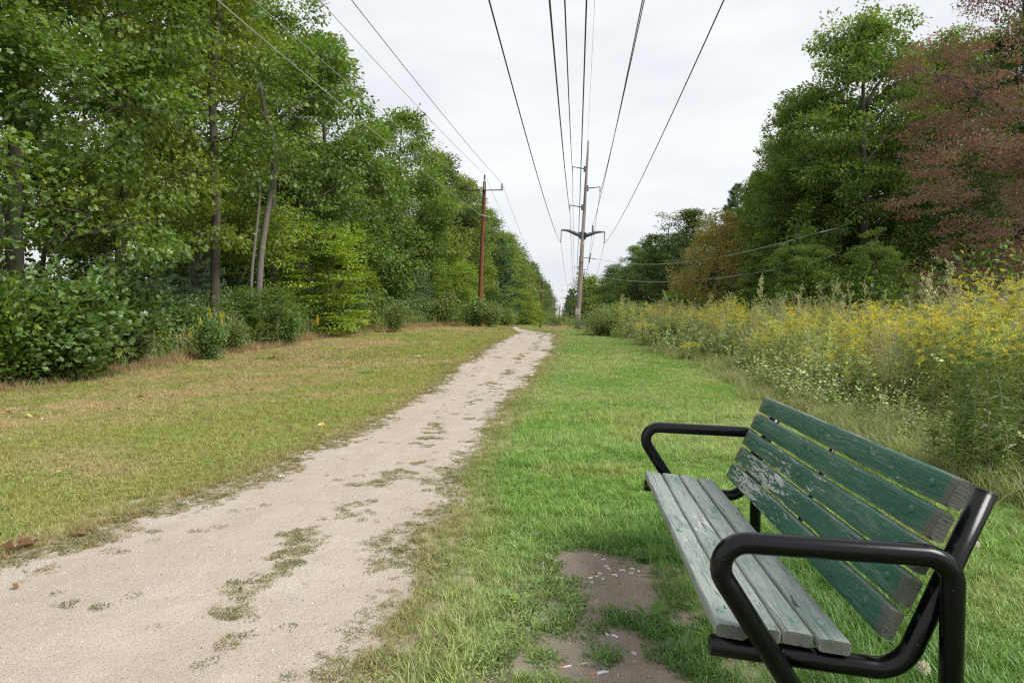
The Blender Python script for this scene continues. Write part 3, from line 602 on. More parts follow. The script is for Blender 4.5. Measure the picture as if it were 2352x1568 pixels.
def big_pole(root):
    base = np.array([.17, YP, 0.]); g0 = float(gz(base[0], YP))
    def L(px, py, dy=0.): p = W(px, py, YP); return np.array([p[0]-base[0], dy, p[2]-g0])
    top = L(1351.6, 323.5); bot = np.array([0,0,-.15])
    ax = lambda z: bot+(top-bot)*((z-bot[2])/(top[2]-bot[2]))
    zs = np.linspace(bot[2], top[2], 14); MB().tube([ax(z) for z in zs], np.interp(zs, [0, top[2]], [.225,.085]), 18).build('pole_shaft', M_greypole, root, smooth=True)
    cz = np.linspace(.0, 9.5, 12); MB().tube([ax(z)+np.array([-.12+.006*z,-.20+.0085*z,0]) for z in cz], .035, 6).build('conduit', M_galv, root)
    tips = {}
    for nm, br, tip, en in (('ul',(1343,388.3),(1315,383),397),('r',(1349,432.7),(1378,429.5),443),('l2',(1337.3,476.4),(1308.8,471),484)):
        b = L(*br); e = L(*tip); e2 = L(tip[0], en)
        a = MB().tube([b, b*.5+e*.5, e], [.045,.038,.03], 8).build('line_arm', M_dark, root)
        MB().box(b-[.09,.09,.22], b+[.09,.09,.22]).build('bracket', M_steel, a)
        m_ = MB(); insul(m_, e, e2-e, np.linalg.norm(e2-e), .042, 5); m_.build('insulator', M_dark, a); tips[nm]=e2
    for nm, pts, en in (('dl',((1333.5,541),(1322,536.5),(1308,530.5),(1298,528.6),(1289.3,528.3)),557),('dr',((1343,541.8),(1354,538.5),(1368,533.8),(1378,532.7),(1388.7,532.8)),560)):
        Q=[L(*p) for p in pts]; a = MB().tube(Q, [.17,.15,.12,.085,.06], 8).build('davit_arm', M_steel, root, smooth=True)
        MB().box(Q[0]-[.10,.14,.28], Q[0]+[.10,.14,.28]).build('bracket', M_dark, a)
        e = Q[-1]; e2 = L(pts[-1][0]-1.2, en); m_=MB(); insul(m_, e, e2-e, np.linalg.norm(e2-e), .045, 8); m_.build('insulator_string', M_dark, a); tips[nm]=e2
    q = L(1361.6, 532); m_ = MB(); insul(m_, q, (0,0,1), .52, .10, 8); m_.build('post_insulator', M_insul, root); tips['pi']=q+[0,0,.52]
    def band(z, h, mat, nm): 
        r_ = float(np.interp(z, [0, top[2]], [.225,.085]))+.008; return MB().tube([ax(z-h/2), ax(z+h/2)], r_, 18).build(nm, mat, root)
    band(L(1336,559)[2], .15, M_yellow, 'yellow_band'); band(L(1334,603)[2], .10, M_brownpole, 'strap_band')
    for y1, yt, xb in ((591.5,595.5,1341),(619.5,620,1338)):
        b = L(xb, y1); e = L(xb+29 if y1 < 600 else xb+8, yt); MB().tube([b, (b+e)/2+[0,0,.02], e], .028, 6).build('stub_arm', M_dark, root)
    f = L(1355,592); m_=MB(); insul(m_, f-[.06,0,.42], (.12,0,.8), .85, .055, 6); m_.build('fuse_cutout', M_dark, root)
    f = L(1341,631); m_=MB(); insul(m_, f-[.06,0,.38], (.12,0,.8), .70, .05, 5); m_.build('fuse_cutout', M_dark, root)
    b = L(1330,618); e = L(1325.3,618); MB().tube([b, e], .03, 6).build('stub_arm', M_dark, root); tips['st']=e
    # number marker
    c = L(1326.2, 628, -.2); pl = MB().box(c-[.07,.01,.13], c+[.07,.01,.13]).build('number_plate', M_yellow, root)
    text('5', c+np.array([0,-.014,0]), .24, M_ink, pl)
    # warning sign
    c = L(1327.2, 715.4, -.265); ln = (top-bot)[0]/(top-bot)[2]
    sg = empty('warning_sign'); sg.parent = root; sg.location = c; sg.rotation_euler = (0, math.atan(ln), 0)
    MB().box((-.20,0,-.27),(.20,.012,.27)).build('border', M_pink, sg)
    MB().box((-.182,-.004,-.252),(.182,0,.252)).build('face', M_white, sg)
    m_=MB()
    for z, n_ in ((.205,9),(.15,8),(-.155,9),(-.21,7)):
        for k in range(n_):
            w = .30/n_; m_.box((-.15+k*w,-.007,z-.018),(-.15+k*w+w*.72,-.004,z+.018))
    tag(m_.build('print_lines', M_pink, sg), kind='stuff')
    m_=MB(); m_.tube([(-.05,-.008,.055),(-.045,-.008,-.03)], .02, 6); m_.box((-.065,-.009,-.045),(-.02,-.005,-.02)); m_.tube([(.045,-.008,-.03),(.015,-.008,-.095)], .016, 6); m_.build('pictogram', M_ink, sg)
    c = L(1326.6, 727.6, -.262); MB().box(c-[.07,.008,.035], c+[.07,.008,.035]).build('small_tag', M_white, root)
    MB().box(c-[.04,.012,.075], c+[.04,.002,.005]).build('small_yellow_tag', M_yellow, root)
    return tips, base, g0
def text(s, loc, size, mat, parent, rot=(math.pi/2,0,0)):
    cu = bpy.data.curves.new('number', 'FONT'); cu.body = s; cu.size = size; cu.align_x='CENTER'; cu.align_y='CENTER'; cu.extrude = .002; cu.materials.append(mat)
    tmp_ = bpy.data.objects.new('number', cu); me_ = bpy.data.meshes.new_from_object(tmp_); bpy.data.objects.remove(tmp_); me_.materials.clear(); me_.materials.append(mat); o = link(bpy.data.objects.new('number', me_), parent); o.location = loc; o.rotation_euler = rot; return o
root = empty('transmission_pole'); tips, base, g0 = big_pole(root); root.location = (base[0], base[1], g0)
tag(root, 'tall leaning grey wooden power pole with curved steel arms and a warning sign low down', 'power pole', 'power poles down the clearing')
def copy_tree(o, parent=None):
    c = o.copy(); COL.objects.link(c); c.parent = parent
    for ch in o.children: copy_tree(ch, c)
    return c
bigs = [(.17, YP)]
for k, (x, y, lab) in enumerate([(.75,148,'second grey power pole, its curved arms showing either side of the big leaning pole'), (1.5,232,'third grey power pole, thin and distant behind the big leaning pole'), (2.2,330,'farthest grey power pole against the trees at the end of the clearing')]):
    c = copy_tree(root); c.location = (x, y, float(gz(x, y))); c['label'] = lab; bigs.append((x, y)); c.scale = (.97,)*3; c.rotation_euler = (0, -R_(2.6), 0)
PW = {k: np.array([base[0], YP, g0])+v for k, v in tips.items()}
def wire(pts, r, mat, label, group=None):
    o = MB().tube(pts, r, 5).build('overhead_wire', mat); tag(o, label, 'wire', group); return o
WG = 'power line wires over the path'
def span_near(A, px, r, mat, label, kc=.0009, y0=-36., z_sel=None, py=0):
    A = np.array(A); d = ray(px, py); rx, rz = d[0]/d[1], d[2]/d[1]
    Y = A[0]/rx if z_sel is None else (z_sel-H)/rz
    Y = float(np.clip(Y, 5, 34)); B = np.array([rx*Y, Y, rz*Y+H])
    b = (B[2]-A[2]-kc*(Y-A[1])**2)/(Y-A[1]); ys_ = np.r_[np.linspace(y0, 20, 34), np.linspace(21.5, A[1], 26)]
    X = A[0]+(B[0]-A[0])*(ys_-A[1])/(B[1]-A[1]); Z = A[2]+b*(ys_-A[1])+kc*(ys_-A[1])**2
    return np.c_[X, ys_, Z]
def sag(A, B, s, n=26):
    A=np.array(A,float); B=np.array(B,float); u=np.linspace(0,1,n)[1:,None]; p=A*(1-u)+B*u; p[:,2]-=4*s*(u*(1-u))[:,0]; return p
bp2 = np.array([bigs[1][0], bigs[1][1], float(gz(*bigs[1]))]); bp3 = np.array([bigs[2][0], bigs[2][1], float(gz(*bigs[2]))]); bp4 = np.array([bigs[3][0], bigs[3][1], float(gz(*bigs[3]))])
RY = Matrix.Rotation(-R_(2.6), 3, 'Y')
def onpole(bp, key): return bp+np.array(RY@Vector(tips[key]*.97))
for key, px, r, lab, zs in (('dl',1123,.0125,'dark conductor running to the left curved arm of the big leaning pole',None),
                    ('l2',1262,.019,'dark conductor ending at the lower left straight arm of the big pole',None),
                    ('ul',1297,.019,'dark conductor ending at the upper left straight arm of the big pole',None),
                    ('st',1347,.013,'dark wire passing just left of the big pole top',5.6),
                    ('r',1480,.017,'dark conductor ending at the single right straight arm of the big pole',None),
                    ('pi',1476,.014,'dark wire ending at the upright insulator on the right curved arm',None),
                    ('dr',1663,.0125,'dark conductor running to the right curved arm of the big leaning pole',None)):
    pts = span_near(PW[key], px, r, M_wire, lab, z_sel=zs)
    pts = np.r_[pts, sag(PW[key], onpole(bp2, key), 1.7), sag(onpole(bp2, key), onpole(bp3, key), 1.6, 12), sag(onpole(bp3, key), onpole(bp4, key), 1.6, 10)]
    wire(pts, r, M_wire, lab, WG)
topA = W(1349.5, 327, YP); wire(np.r_[span_near(topA, 1366, .008, M_wirel, '', z_sel=14.3), sag(topA, bp2+np.array([.2,0,15.2]), 1.2)], .008, M_wirel, 'thin pale wire reaching the very top of the big pole', WG)

# service lines crossing to the right
for (xa,ya,Ya),(xb,yb,Yb),s,lab in (((1373,594,YP),(1885,533,27),.8,'pale wire sagging from the big pole to the right, upper of the two'),
        ((1336,605+20,YP),(1862,604,27),.75,'pale wire sagging from the big pole to the right, lower of the two'),
        ((1334,690,148),(1590,669,110),1.4,'thin pale wire low before the far right trees, upper one'),((1334,704,148),(1615,680,110),1.4,'thin pale wire low before the far right trees, lower one')):
    A=W(xa,ya,Ya); B=W(xb,yb,Yb); wire(np.r_[[A], sag(A,B,s)]if Ya>100 else np.r_[[A], sag(A,B,s), [B+[1.2,1.7,.35],B+[2.4,3.4,.8]]], .013 if Ya<100 else .03, M_wirel, lab, 'wires crossing to the right')
A=PW['dl']; B=W(1358,591,YP); wire(np.r_[[A], sag(A,B,.45)], .007, M_wirel, 'thin slack jumper wire from the left curved arm across the big pole', WG)

# wooden distribution poles on the left
def brown_pole(root):
    Y=42.; x0=W(1103,722,Y)[0]; g=float(gz(x0, Y)); base=np.array([x0-.06,Y,g])
    L=lambda px,py,dy=0.: W(px,py,Y)+[0,dy,0]-base
    top=L(1113,417.5); bot=np.array([0,0,-.1]); MB().tube(np.linspace(bot,top,10), np.linspace(.165,.105,10), 16).build('pole_shaft', M_brownpole, root, smooth=True)
    a=L(1071,437.5,-.14); b=L(1155.5,438.5,-.14); ca=MB().box((a[0],a[1]-.05,a[2]-.055),(b[0],a[1]+.05,b[2]+.055)).build('crossarm', M_dark, root)
    t={}
    for nm,p,q in (('l',(1075,434.5),(1075,420)),('r',(1153.5,436),(1153.5,419.5))):
        P=L(*p,-.14); m_=MB(); insul(m_, P, (0,0,1), .36, .06, 5); m_.build('insulator', M_insul, ca); t[nm]=P+[0,0,.37]
    m_=MB(); insul(m_, top+[0,0,.08], (0,0,1), .36, .065, 5); m_.build('insulator', M_insul, root); t['t']=top+[0,0,.46]
    MB().box(top+[-.04,-.125,-.45], top+[.04,-.105,.1]).build('top_bracket', M_galv, root)
    c=L(1106,495); MB().tube([c+[-.18,-.17,.03], c+[.05,-.2,0], c+[.55,-.12,-.14]], .03, 6).build('cable_clamp', M_galv, root); t['c']=c+[0,-.2,0]
    return t, base
PG='brown wooden poles along the left wood'
pr_=empty('utility_pole'); ptips, pbase = brown_pole(pr_); pr_.location=pbase
tag(pr_, 'reddish brown wooden pole with one crossarm, nearest of the left row', 'utility pole', PG)
plocs=[pbase]
for px,yt,Y,lab in ((1240.5,635,121,'brown pole with crossarm standing at the path bend, second of the left row'),(1270.5,686,186,'third brown pole of the left row, before the far trees'),(1283.5,696.5,232,'fourth brown pole of the left row, before the far trees'),(1290.5,703,285,'fifth brown pole of the left row, small against the trees'),(1294.5,710,350,'farthest brown pole of the left row, tiny near the vanishing point')):
    x=W(px,735,Y)[0]; c=copy_tree(pr_); c.location=(x,Y,float(gz(x,Y))); c['label']=lab; plocs.append(np.array(c.location)); k=(W(px,yt,Y)[2]-c.location[2])/ptips['t'][2]; c.scale=(1.2,1.2,k); plocs[-1]=(plocs[-1],k)
plocs[0]=(plocs[0],1)
def pp(i,key): b,k=plocs[i]; v=ptips[key].copy(); v[2]*=k; return b+v
for key,px,r,mat,lab in (('r',807,.009,M_wire,'grey wire to the right end of the nearest crossarm'),('t',733,.009,M_wirel,'pale wire to the top of the nearest brown pole'),('l',582,.008,M_wirel,'pale wire before the left trees, to the left end of the crossarm'),('c',498,.010,M_wirel,'pale lower cable before the left trees, clamped under the crossarm')):
    pts=span_near(pp(0,key), px, r, mat, lab, kc=.0006, y0=-30)
    for i in range(3): pts=np.r_[pts, sag(pp(i,key), pp(i+1,key), (1.5,.9,.7)[i], 16)]
    wire(pts, r, mat, lab, 'wires of the brown poles')

# ------------------------------------------------------------------ trees
def crown_mesh(name, seed, lobes, n_cl, per, leaf, tpl, mat, spread=(.30,.10), hang=.35, gap=.44, gf=.55, flat=.9, shell=.5):
    r = np.random.default_rng(seed); C = np.array([l[:3] for l in lobes]); Rr = np.array([l[3:] for l in lobes])
    w = (Rr**2).sum(1)**1.0; w = w/w.sum(); li = r.choice(len(lobes), n_cl*3, p=w); dr = nrm(r.normal(0,1,(n_cl*3,3))); fr = 1-shell*r.random(n_cl*3)**1.6
    P = C[li]+dr*Rr[li]*fr[:,None]; ok = fbm(P, gf, seed+50) > gap; P = P[ok][:n_cl]; dr = dr[ok][:n_cl]; n = len(P)
    k = n*per; ci = np.repeat(np.arange(n), per); ax = dr[ci]; cs = r.uniform(.65,1.35,n)[ci][:,None]
    off = np.clip(r.normal(0,1,(k,3)),-1.5,1.5)*np.array([spread[0],spread[0],spread[1]])*cs
    pos = P[ci]+off; d = nrm(nrm(off)*.9+ax*.7+r.normal(0,.45,(k,3))+np.array([0,0,-hang])); nn = nrm(r.normal(0,.55,(k,3))+np.array([0,0,flat])+ax*.35)
    tone = np.clip(r.normal(.45,.16,n)[ci]+r.normal(0,.13,k), 0, 1); tone = np.where(r.random(k) < .012, 1., tone)
    val = np.clip(.25+.5*fbm(P, .35, seed+9)[ci]+r.normal(0,.10,k), 0, 1)
    mb = MB(); stamp(mb, tpl, pos, frames(d, nn), leaf*r.uniform(.65,1.2,k), np.c_[tone, val, np.zeros(k)]); return mb.mesh(name, mat), P
def billow(r, h, cb, R, n, prof=None, lob=(.30,.44), asym=0.):
    out=[]
    for k in range(n):
        u = (k+.5)/n; z = cb+(h-cb)*u; pr = (prof or (lambda u: (math.sin(math.pi*min(1,(u*.80+.22)))**.7)))(u)
        a = k*2.39996+r.uniform(-.4,.4); lr = R*r.uniform(*lob)*(.75+.25*pr); rad = max(0, R*pr-lr*.8)*r.uniform(.75,1.08)
        out.append((math.cos(a)*rad, math.sin(a)*rad, min(z, h-lr*.55), lr*r.uniform(.95,1.25), lr*r.uniform(.95,1.25), lr*r.uniform(.6,.85)))
    return out
def limb_curve(r, a, b, n=6, wob=.25):
    a=np.array(a,float); b=np.array(b,float); u=np.linspace(0,1,n)[:,None]; p=a*(1-u)+b*u; L=np.linalg.norm(b-a)
    p[:,2]+=L*.12*np.sin(u[:,0]*math.pi)*.5; p[1:-1]+=r.normal(0,.04*L*wob*2,(n-2,3)); return p
class TreeKind:
    def __init__(s, name, seed, h, cb, R, nl, n_cl, per, leaf, tpl, mat, bk, tr=.17, bend=.35, limbs=5, **kw):
        r = np.random.default_rng(seed); s.h=h; s.cname=name
        lob = kw.pop('lobes', None) or billow(r, h, cb, R, nl, kw.pop('prof', None), kw.pop('lob', (.30,.44)))
        s.crown, P = crown_mesh('crown', seed, lob, n_cl, per, leaf, tpl, mat, **kw)
        s.mat=mat; s.bk=bk
        zs=np.linspace(-.2,h*.93,12); bx=np.cumsum(r.normal(0,bend*.18,12)); by=np.cumsum(r.normal(0,bend*.18,12)); bx-=bx[0]; by-=by[0]
        tp=np.c_[bx,by,zs]; rad=np.interp(zs,[0,.25,h*.5,h],[tr*1.35,tr,tr*.62,.02]); s.trunk=MB().tube(tp,rad,10).mesh('trunk',bk,True); s.limbs=[]
        big=sorted(lob, key=lambda l:-l[3])[:limbs*3]; r.shuffle(big)
        for L in big[:limbs]:
            z0=max(cb*.8, L[2]-h*.16); q=np.array([np.interp(z0,zs,bx),np.interp(z0,zs,by),z0]); c=np.array(L[:3]); lr=tr*.42
            mb=MB(); pc=limb_curve(r,q,c,7); mb.tube(pc,np.linspace(lr,.02,7),6)
            for _ in range(6):
                d=nrm(r.normal(0,1,3)); e=c+d*np.array(L[3:])*r.uniform(.6,.95); i0=r.integers(3,7); mb.tube(limb_curve(r,pc[i0],e,5),np.linspace(lr*.3,.006,5),4,cap=False)
            s.limbs.append(mb.mesh('limb',bk,True))
        mb=MB()   # fine twigs reaching the leaf clusters
        sel=r.choice(len(P), min(len(P), 150), replace=False)
        for i in sel:
            e=P[i]; z0=max(cb*.7, e[2]-np.hypot(e[0],e[1])*.45); z0=min(z0,h*.9); q=np.array([np.interp(z0,zs,bx),np.interp(z0,zs,by),z0]); m_=q+(e-q)*.45
            mb.tube(limb_curve(r,m_,e,4),np.linspace(.022,.005,4),3,cap=False)
        s.twig=mb.mesh('twigs',bk,True)
    def place(s, x, y, h=None, rz=0, wid=1., label='', group=None, mat=None, bk=None, name='broadleaf_tree', cat='tree', z=None, detail=True):
        t=empty(name,(x,y,float(gz(x,y)) if z is None else z),rz); k=(h or s.h)/s.h; t.scale=(k*wid,k*wid,k); tag(t,label,cat,group)
        o=link(bpy.data.objects.new('trunk',s.trunk),t)
        parts=[o]
        if detail:
            for m_ in s.limbs: parts.append(link(bpy.data.objects.new('limb',m_),t))
            parts.append(tag(link(bpy.data.objects.new('twigs',s.twig),t), kind='stuff'))
        if bk:
            for q_ in parts: q_.material_slots[0].link='OBJECT'; q_.material_slots[0].material=bk
        c=link(bpy.data.objects.new('crown',s.crown),t)
        if mat: c.material_slots[0].link='OBJECT'; c.material_slots[0].material=mat
        return t
oakprof=lambda u: .55+.45*math.sin(math.pi*(u*.75+.18)) if u<.85 else .62
K_oakA = TreeKind('oakA',101,13.5,1.9,4.2,40,1500,38,.132,OAKL,M_oak,M_bark,tr=.20,limbs=8,gap=.535,gf=.85,spread=(.32,.085),prof=oakprof,lob=(.26,.40))
K_oakB = TreeKind('oakB',102,14.5,3.0,4.0,40,1350,36,.135,OAKL,M_oak2,M_bark,tr=.19,limbs=8,gap=.535,gf=.85,spread=(.31,.09),prof=oakprof,lob=(.26,.40))
K_mid  = TreeKind('mid',103,13,1.5,3.9,32,1000,34,.19,DIAM,M_oak,M_bark,tr=.17,limbs=5,gap=.49,gf=.6,spread=(.30,.12),lob=(.26,.38))
K_mid2 = TreeKind('mid2',104,13,1.2,3.6,30,950,34,.18,DIAM,M_oak2,M_bark,tr=.16,limbs=5,gap=.48,gf=.6,spread=(.28,.12),lob=(.26,.38))
K_far  = TreeKind('far',105,13,.6,4.0,26,900,18,.27,DIAM,M_oakd,M_bark,limbs=2,gap=.36,spread=(.42,.2))
K_right= TreeKind('rightoak',116,14,1.0,4.3,52,1650,38,.165,DIAM,M_oakr,M_bark,tr=.24,limbs=8,gap=.475,gf=.7,spread=(.23,.10),prof=lambda u: (.95-.15*(1-u) if u<.5 else (.95-.50*((u-.5)/.5)**1.7)),lob=(.24,.36))
K_small= TreeKind('small',107,5,.5,2.2,26,420,30,.105,OVAL,M_lime,M_bark,tr=.06,limbs=6,gap=.46,gf=1.3,spread=(.26,.03),flat=1.9,hang=.15,lob=(.20,.42),prof=lambda u: (.85 if u<.55 else .95-.8*(u-.55)))
K_red  = TreeKind('red',108,12.5,.9,4.3,44,2100,40,.092,DIAM,M_red,M_bark,tr=.12,limbs=9,gap=.47,gf=1.0,spread=(.22,.05),flat=1.0,prof=lambda u: (.80+.2*u*2 if u<.5 else 1-.5*((u-.5)/.5)**2),lob=(.22,.34))
K_rust = TreeKind('rust',109,7,.6,3.0,34,1300,28,.11,DIAM,M_rust,M_bark,tr=.07,limbs=6,gap=.42,gf=.9,spread=(.12,.20),flat=.5,hang=-.3,lob=(.24,.34))

def pine_kind(seed, h, R, whorls, dens, mat, nl=.11):
    r=np.random.default_rng(seed); tk=TreeKind.__new__(TreeKind); tk.h=h; tk.mat=mat; tk.limbs=[]
    tk.trunk=MB().tube([(0,0,-.2),(0,0,h*.5),(.05,0,h)],[.018*h,.011*h,.02],8).mesh('trunk',M_pinebark,True); mb=MB(); br=MB()
    cen=[]; dirs=[]
    for w in range(whorls):
        u=(w+.5)/whorls; z=h*(.06+.92*u); L0=R*(1-u)**.75*(1. if u>.1 else .8)+.15
        for b in range(6):
            a=r.uniform(0,6.283); L=L0*r.uniform(.65,1.12); d=np.array([math.cos(a),math.sin(a),r.uniform(.05,.35)+.3*u]); e=np.array([0,0,z])+d*L
            br.tube([(0,0,z),np.array([0,0,z])+d*L*.5-[0,0,.04*L],e],[.022,.014,.005],4,cap=False)
            n=int(dens*L)+2; t=r.uniform(.25,1,n)**.7; side=np.array([-d[1],d[0],0])
            p=np.array([0,0,z])+d*L*t[:,None]+side*(r.normal(0,.28,n)*L*(1.1-t)*.8)[:,None]+np.c_[np.zeros((n,2)),r.normal(0,.05,n)]
            cen.append(p); dirs.append(np.tile(d,(n,1))+r.normal(0,.5,(n,3)))
    P=np.concatenate(cen); D=nrm(np.concatenate(dirs)+[0,0,.25]); per=16; k=len(P)*per; ci=np.repeat(np.arange(len(P)),per)
    dd=nrm(D[ci]*.7+r.normal(0,.55,(k,3))); nn=nrm(r.normal(0,1,(k,3)))
    NEED=T_([(-.05,0,0),(.05,0,0),(0,1,0)],[(0,1,2)])
    tone=np.clip(r.normal(.45,.2,len(P))[ci]+r.normal(0,.1,k),0,1); stamp(mb,NEED,P[ci]+r.normal(0,.012,(k,3)),frames(dd,nn),nl*r.uniform(.7,1.2,k),np.c_[tone,np.clip(r.normal(.5,.2,k),0,1),tone*0])
    tk.crown=mb.mesh('crown',mat); tk.twig=br.mesh('twigs',M_pinebark); return tk
K_pine = pine_kind(201, 5.5, 2.1, 17, 26, M_needle, .13)
K_pineT= pine_kind(202, 13, 3.2, 34, 24, M_needle, .26)

def at(px, Y): return float(W(px, 735, Y)[0])
def top(px, py, Y): return float(W(px, py, Y)[2]-gz(W(px,py,Y)[0], Y))
LG='tall trees of the left wood'
# x, y, height, kind, rot, width, label, bark, mat
for x,y,h,K,rz,wd_,lab,bk,mt in (
  (-12.7,8.6,13,K_oakA,0.3,1.0,'nearest big oak, overhanging the far left shrubs and running off the picture',None,None),
  (-12.6,14.4,14,K_oakA,2.4,.98,'big oak with twin dark trunks at the left edge of the picture',None,None),
  (-13.2,18.8,15,K_oakB,4.1,.85,'tall oak standing between the twin trunked oak and the straight dark trunk',None,M_oak2),
  (-14.0,24.0,15.5,K_oakB,1.2,.86,'tall oak standing directly behind the straight dark trunk',M_barkpale,None),
  (-13.4,29.6,15.0,K_oakB,5.2,.92,'tall oak whose crown leans out beneath the wires, behind the pale crooked trunk',None,M_oak),
  (-13.0,34.0,14.6,K_mid,.6,1.0,'green oak whose crown edge meets the sky just left of the crossarm wires',None,None),
  (-12.2,39.5,14.2,K_mid2,2.2,1.0,'warm green oak behind the pine and the lime sapling',None,M_oak),
  (-11.6,45.5,14.4,K_mid,3.6,1.0,'round crowned green tree right behind the nearest brown pole',None,None),
  (-11.6,51.5,14.2,K_mid2,4.6,1.0,'warm green tree peeping out just right of the nearest brown pole',None,None),
  (-11.6,58,14.8,K_mid,5.6,1.0,'green tree of the wood edge, next beyond the nearest brown pole',None,M_oakd)):
    K.place(x,y,h,rz,wd_,lab,LG,mt,bk,name='oak_tree')
for i,(y,mt) in enumerate(((65,M_oak2),(72,M_oakd),(79,M_oak),(86,None),(93,M_oakd),(101,M_oak),(109,M_oak2),(117,M_oakd),(126,M_oak),(136,M_oakd),(147,M_oak2),(160,M_oakd),(175,None),(192,M_oakd),(210,M_oak),(232,M_oakd),(258,M_oakd),(288,M_oakd))):
    K=K_mid if y<100 else K_far
    K.place(-11.6-(i%3)*.5,y,14.6+((i*7)%5)*.4,i*1.7,1.08,(('first','second','third','fourth','fifth','sixth','seventh','eighth')[i]+' leafy tree of the left wood edge, counted beyond the nearest brown pole') if i<8 else 'small far tree of the left wood edge, one in a long even row',LG,mt,name='broadleaf_tree',detail=y<110)
rr_=np.random.default_rng(77)
for i,y in enumerate(np.r_[np.arange(31,62,6),np.arange(62,150,10)]):
    K=(K_mid,K_mid2,K_oakB)[i%3] if y<70 else K_far
    hh = 11.5+rr_.uniform(-1,1.5)+ (1.0 if y>30 else -1.5)
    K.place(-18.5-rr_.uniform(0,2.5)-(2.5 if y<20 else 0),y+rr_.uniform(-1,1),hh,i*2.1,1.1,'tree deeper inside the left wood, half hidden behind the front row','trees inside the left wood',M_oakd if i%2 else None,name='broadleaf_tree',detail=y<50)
# bare pale crooked trunks
def crooked(pts, r0, r1, label, mat):
    P=np.array([W(*p) for p in pts]); b=P[0].copy(); b[2]=float(gz(b[0],b[1])); t=empty('slender_tree',b); tag(t,label,'tree')
    P=np.r_[[b],P[1:]]-b; u=np.linspace(0,len(P)-1,26); Q=np.c_[[np.interp(u,np.arange(len(P)),P[:,k]) for k in range(3)]].T
    for _ in range(2): Q[1:-1]=(Q[:-2]+2*Q[1:-1]+Q[2:])/4
    MB().tube(Q,np.linspace(r0,r1,26),10).build('trunk',mat,t,smooth=True); r=np.random.default_rng(len(label))
    for k in range(5):
        i=r.integers(10,24); d=nrm(np.array([r.choice([-1,1])*r.uniform(.5,1),r.uniform(-.5,.5),r.uniform(.1,.7)])); MB().tube(limb_curve(r,Q[i],Q[i]+d*r.uniform(.8,2.0),6,.8),np.linspace(r1*.6,.008,6),5).build('limb',mat,t,smooth=True)
    lb=[(Q[-1][0]+r.normal(0,.8),Q[-1][1]+r.normal(0,.8),Q[-1][2]+r.uniform(-.6,1.0),1.0,1.0,.6) for _ in range(7)]
    me,_=crown_mesh('crown',7,lb,110,20,.14,OAKL,M_oak); link(bpy.data.objects.new('crown',me),t)
YT=22.4
crooked([(590,760,YT),(597,600,YT),(612,500,YT),(628,400,YT),(632,330,YT),(622,290,YT),(606,250,YT),(597,190,YT)],.115,.06,'slender tree with a pale crooked trunk bending left near its top',M_barkpale)
crooked([(572,760,YT-.6),(578,620,YT-.6),(590,520,YT-.6),(598,440,YT-.6),(590,400,YT-.6),(578,370,YT-.6)],.06,.03,'thin pale trunk standing just left of the crooked one',M_barkpale)
crooked([(492,700,20.3),(494,600,20.3),(497,500,20.3),(496,400,20.3),(490,300,20.3),(486,200,20.3),(496,100,20.3),(506,0,20.3),(500,-90,20.3)],.15,.08,'tall tree with a straight dark trunk rising through the leaves left of the pale ones',M_bark)
# understory on the left
for K,px,Y,pt,wd_,lab,mt,nm in (
   (K_pine,215,17.5,560,1.2,'dark young pine spreading low behind the leftmost shrubs',None,'pine_tree'),(K_pine,345,18.5,555,1.15,'dark young pine in the shade left of the bare straight trunk',None,'pine_tree'),
   (K_pine,455,22,525,.8,'young pine catching light before the straight dark trunk',M_pale,'pine_tree'),(K_pine,545,25,610,1.1,'low young pine between the thin pale trunks and the yellow flower spikes',None,'pine_tree'),
   (K_small,745,27.5,515,1.15,'lime green maple sapling with layered boughs at the wood edge',None,'maple_sapling'),(K_small,690,30,560,1.1,'lime green maple sapling behind the first, a little left of it',M_oak2,'maple_sapling'),
   (K_pine,965,42,612,1.0,'blue green young pine left of the nearest brown pole',M_pale,'pine_tree'),(K_small,1045,44,600,1.0,'yellow green young tree just left of the nearest brown pole',M_lime,'broadleaf_sapling'),
   (K_small,880,40,600,1.1,'green young tree between the lime sapling and the blue green pine',M_oak,'broadleaf_sapling'),(K_small,820,33,610,1.0,'bushy green young tree right of the lime sapling',M_oak2,'broadleaf_sapling'),
   (K_small,610,21.3,655,1.2,'green sapling beside the foot of the pale crooked trunk',M_oak,'broadleaf_sapling'),(K_small,30,15.2,600,.9,'young tree with drooping boughs at the left picture edge',M_oakd,'broadleaf_sapling'),
   (K_small,1150,62,655,1.1,'green young tree just right of the nearest brown pole',M_oak,'broadleaf_sapling'),(K_small,1192,84,665,1.3,'lime tinted young tree before the wood, left of the second brown pole',M_oak2,'broadleaf_sapling'),
   (K_small,1222,105,690,1.2,'low green young tree directly left of the second brown pole',M_lime,'broadleaf_sapling')):
    x=at(px,Y); K.place(x,Y,top(px,pt,Y),px*.1,wd_,lab,None,mt,name=nm)
K_pineT.place(at(1150,76),76,top(1150,545,76),0,1.0,'dark pine with drooping boughs among the left wood beyond the nearest pole',None,None,name='pine_tree')

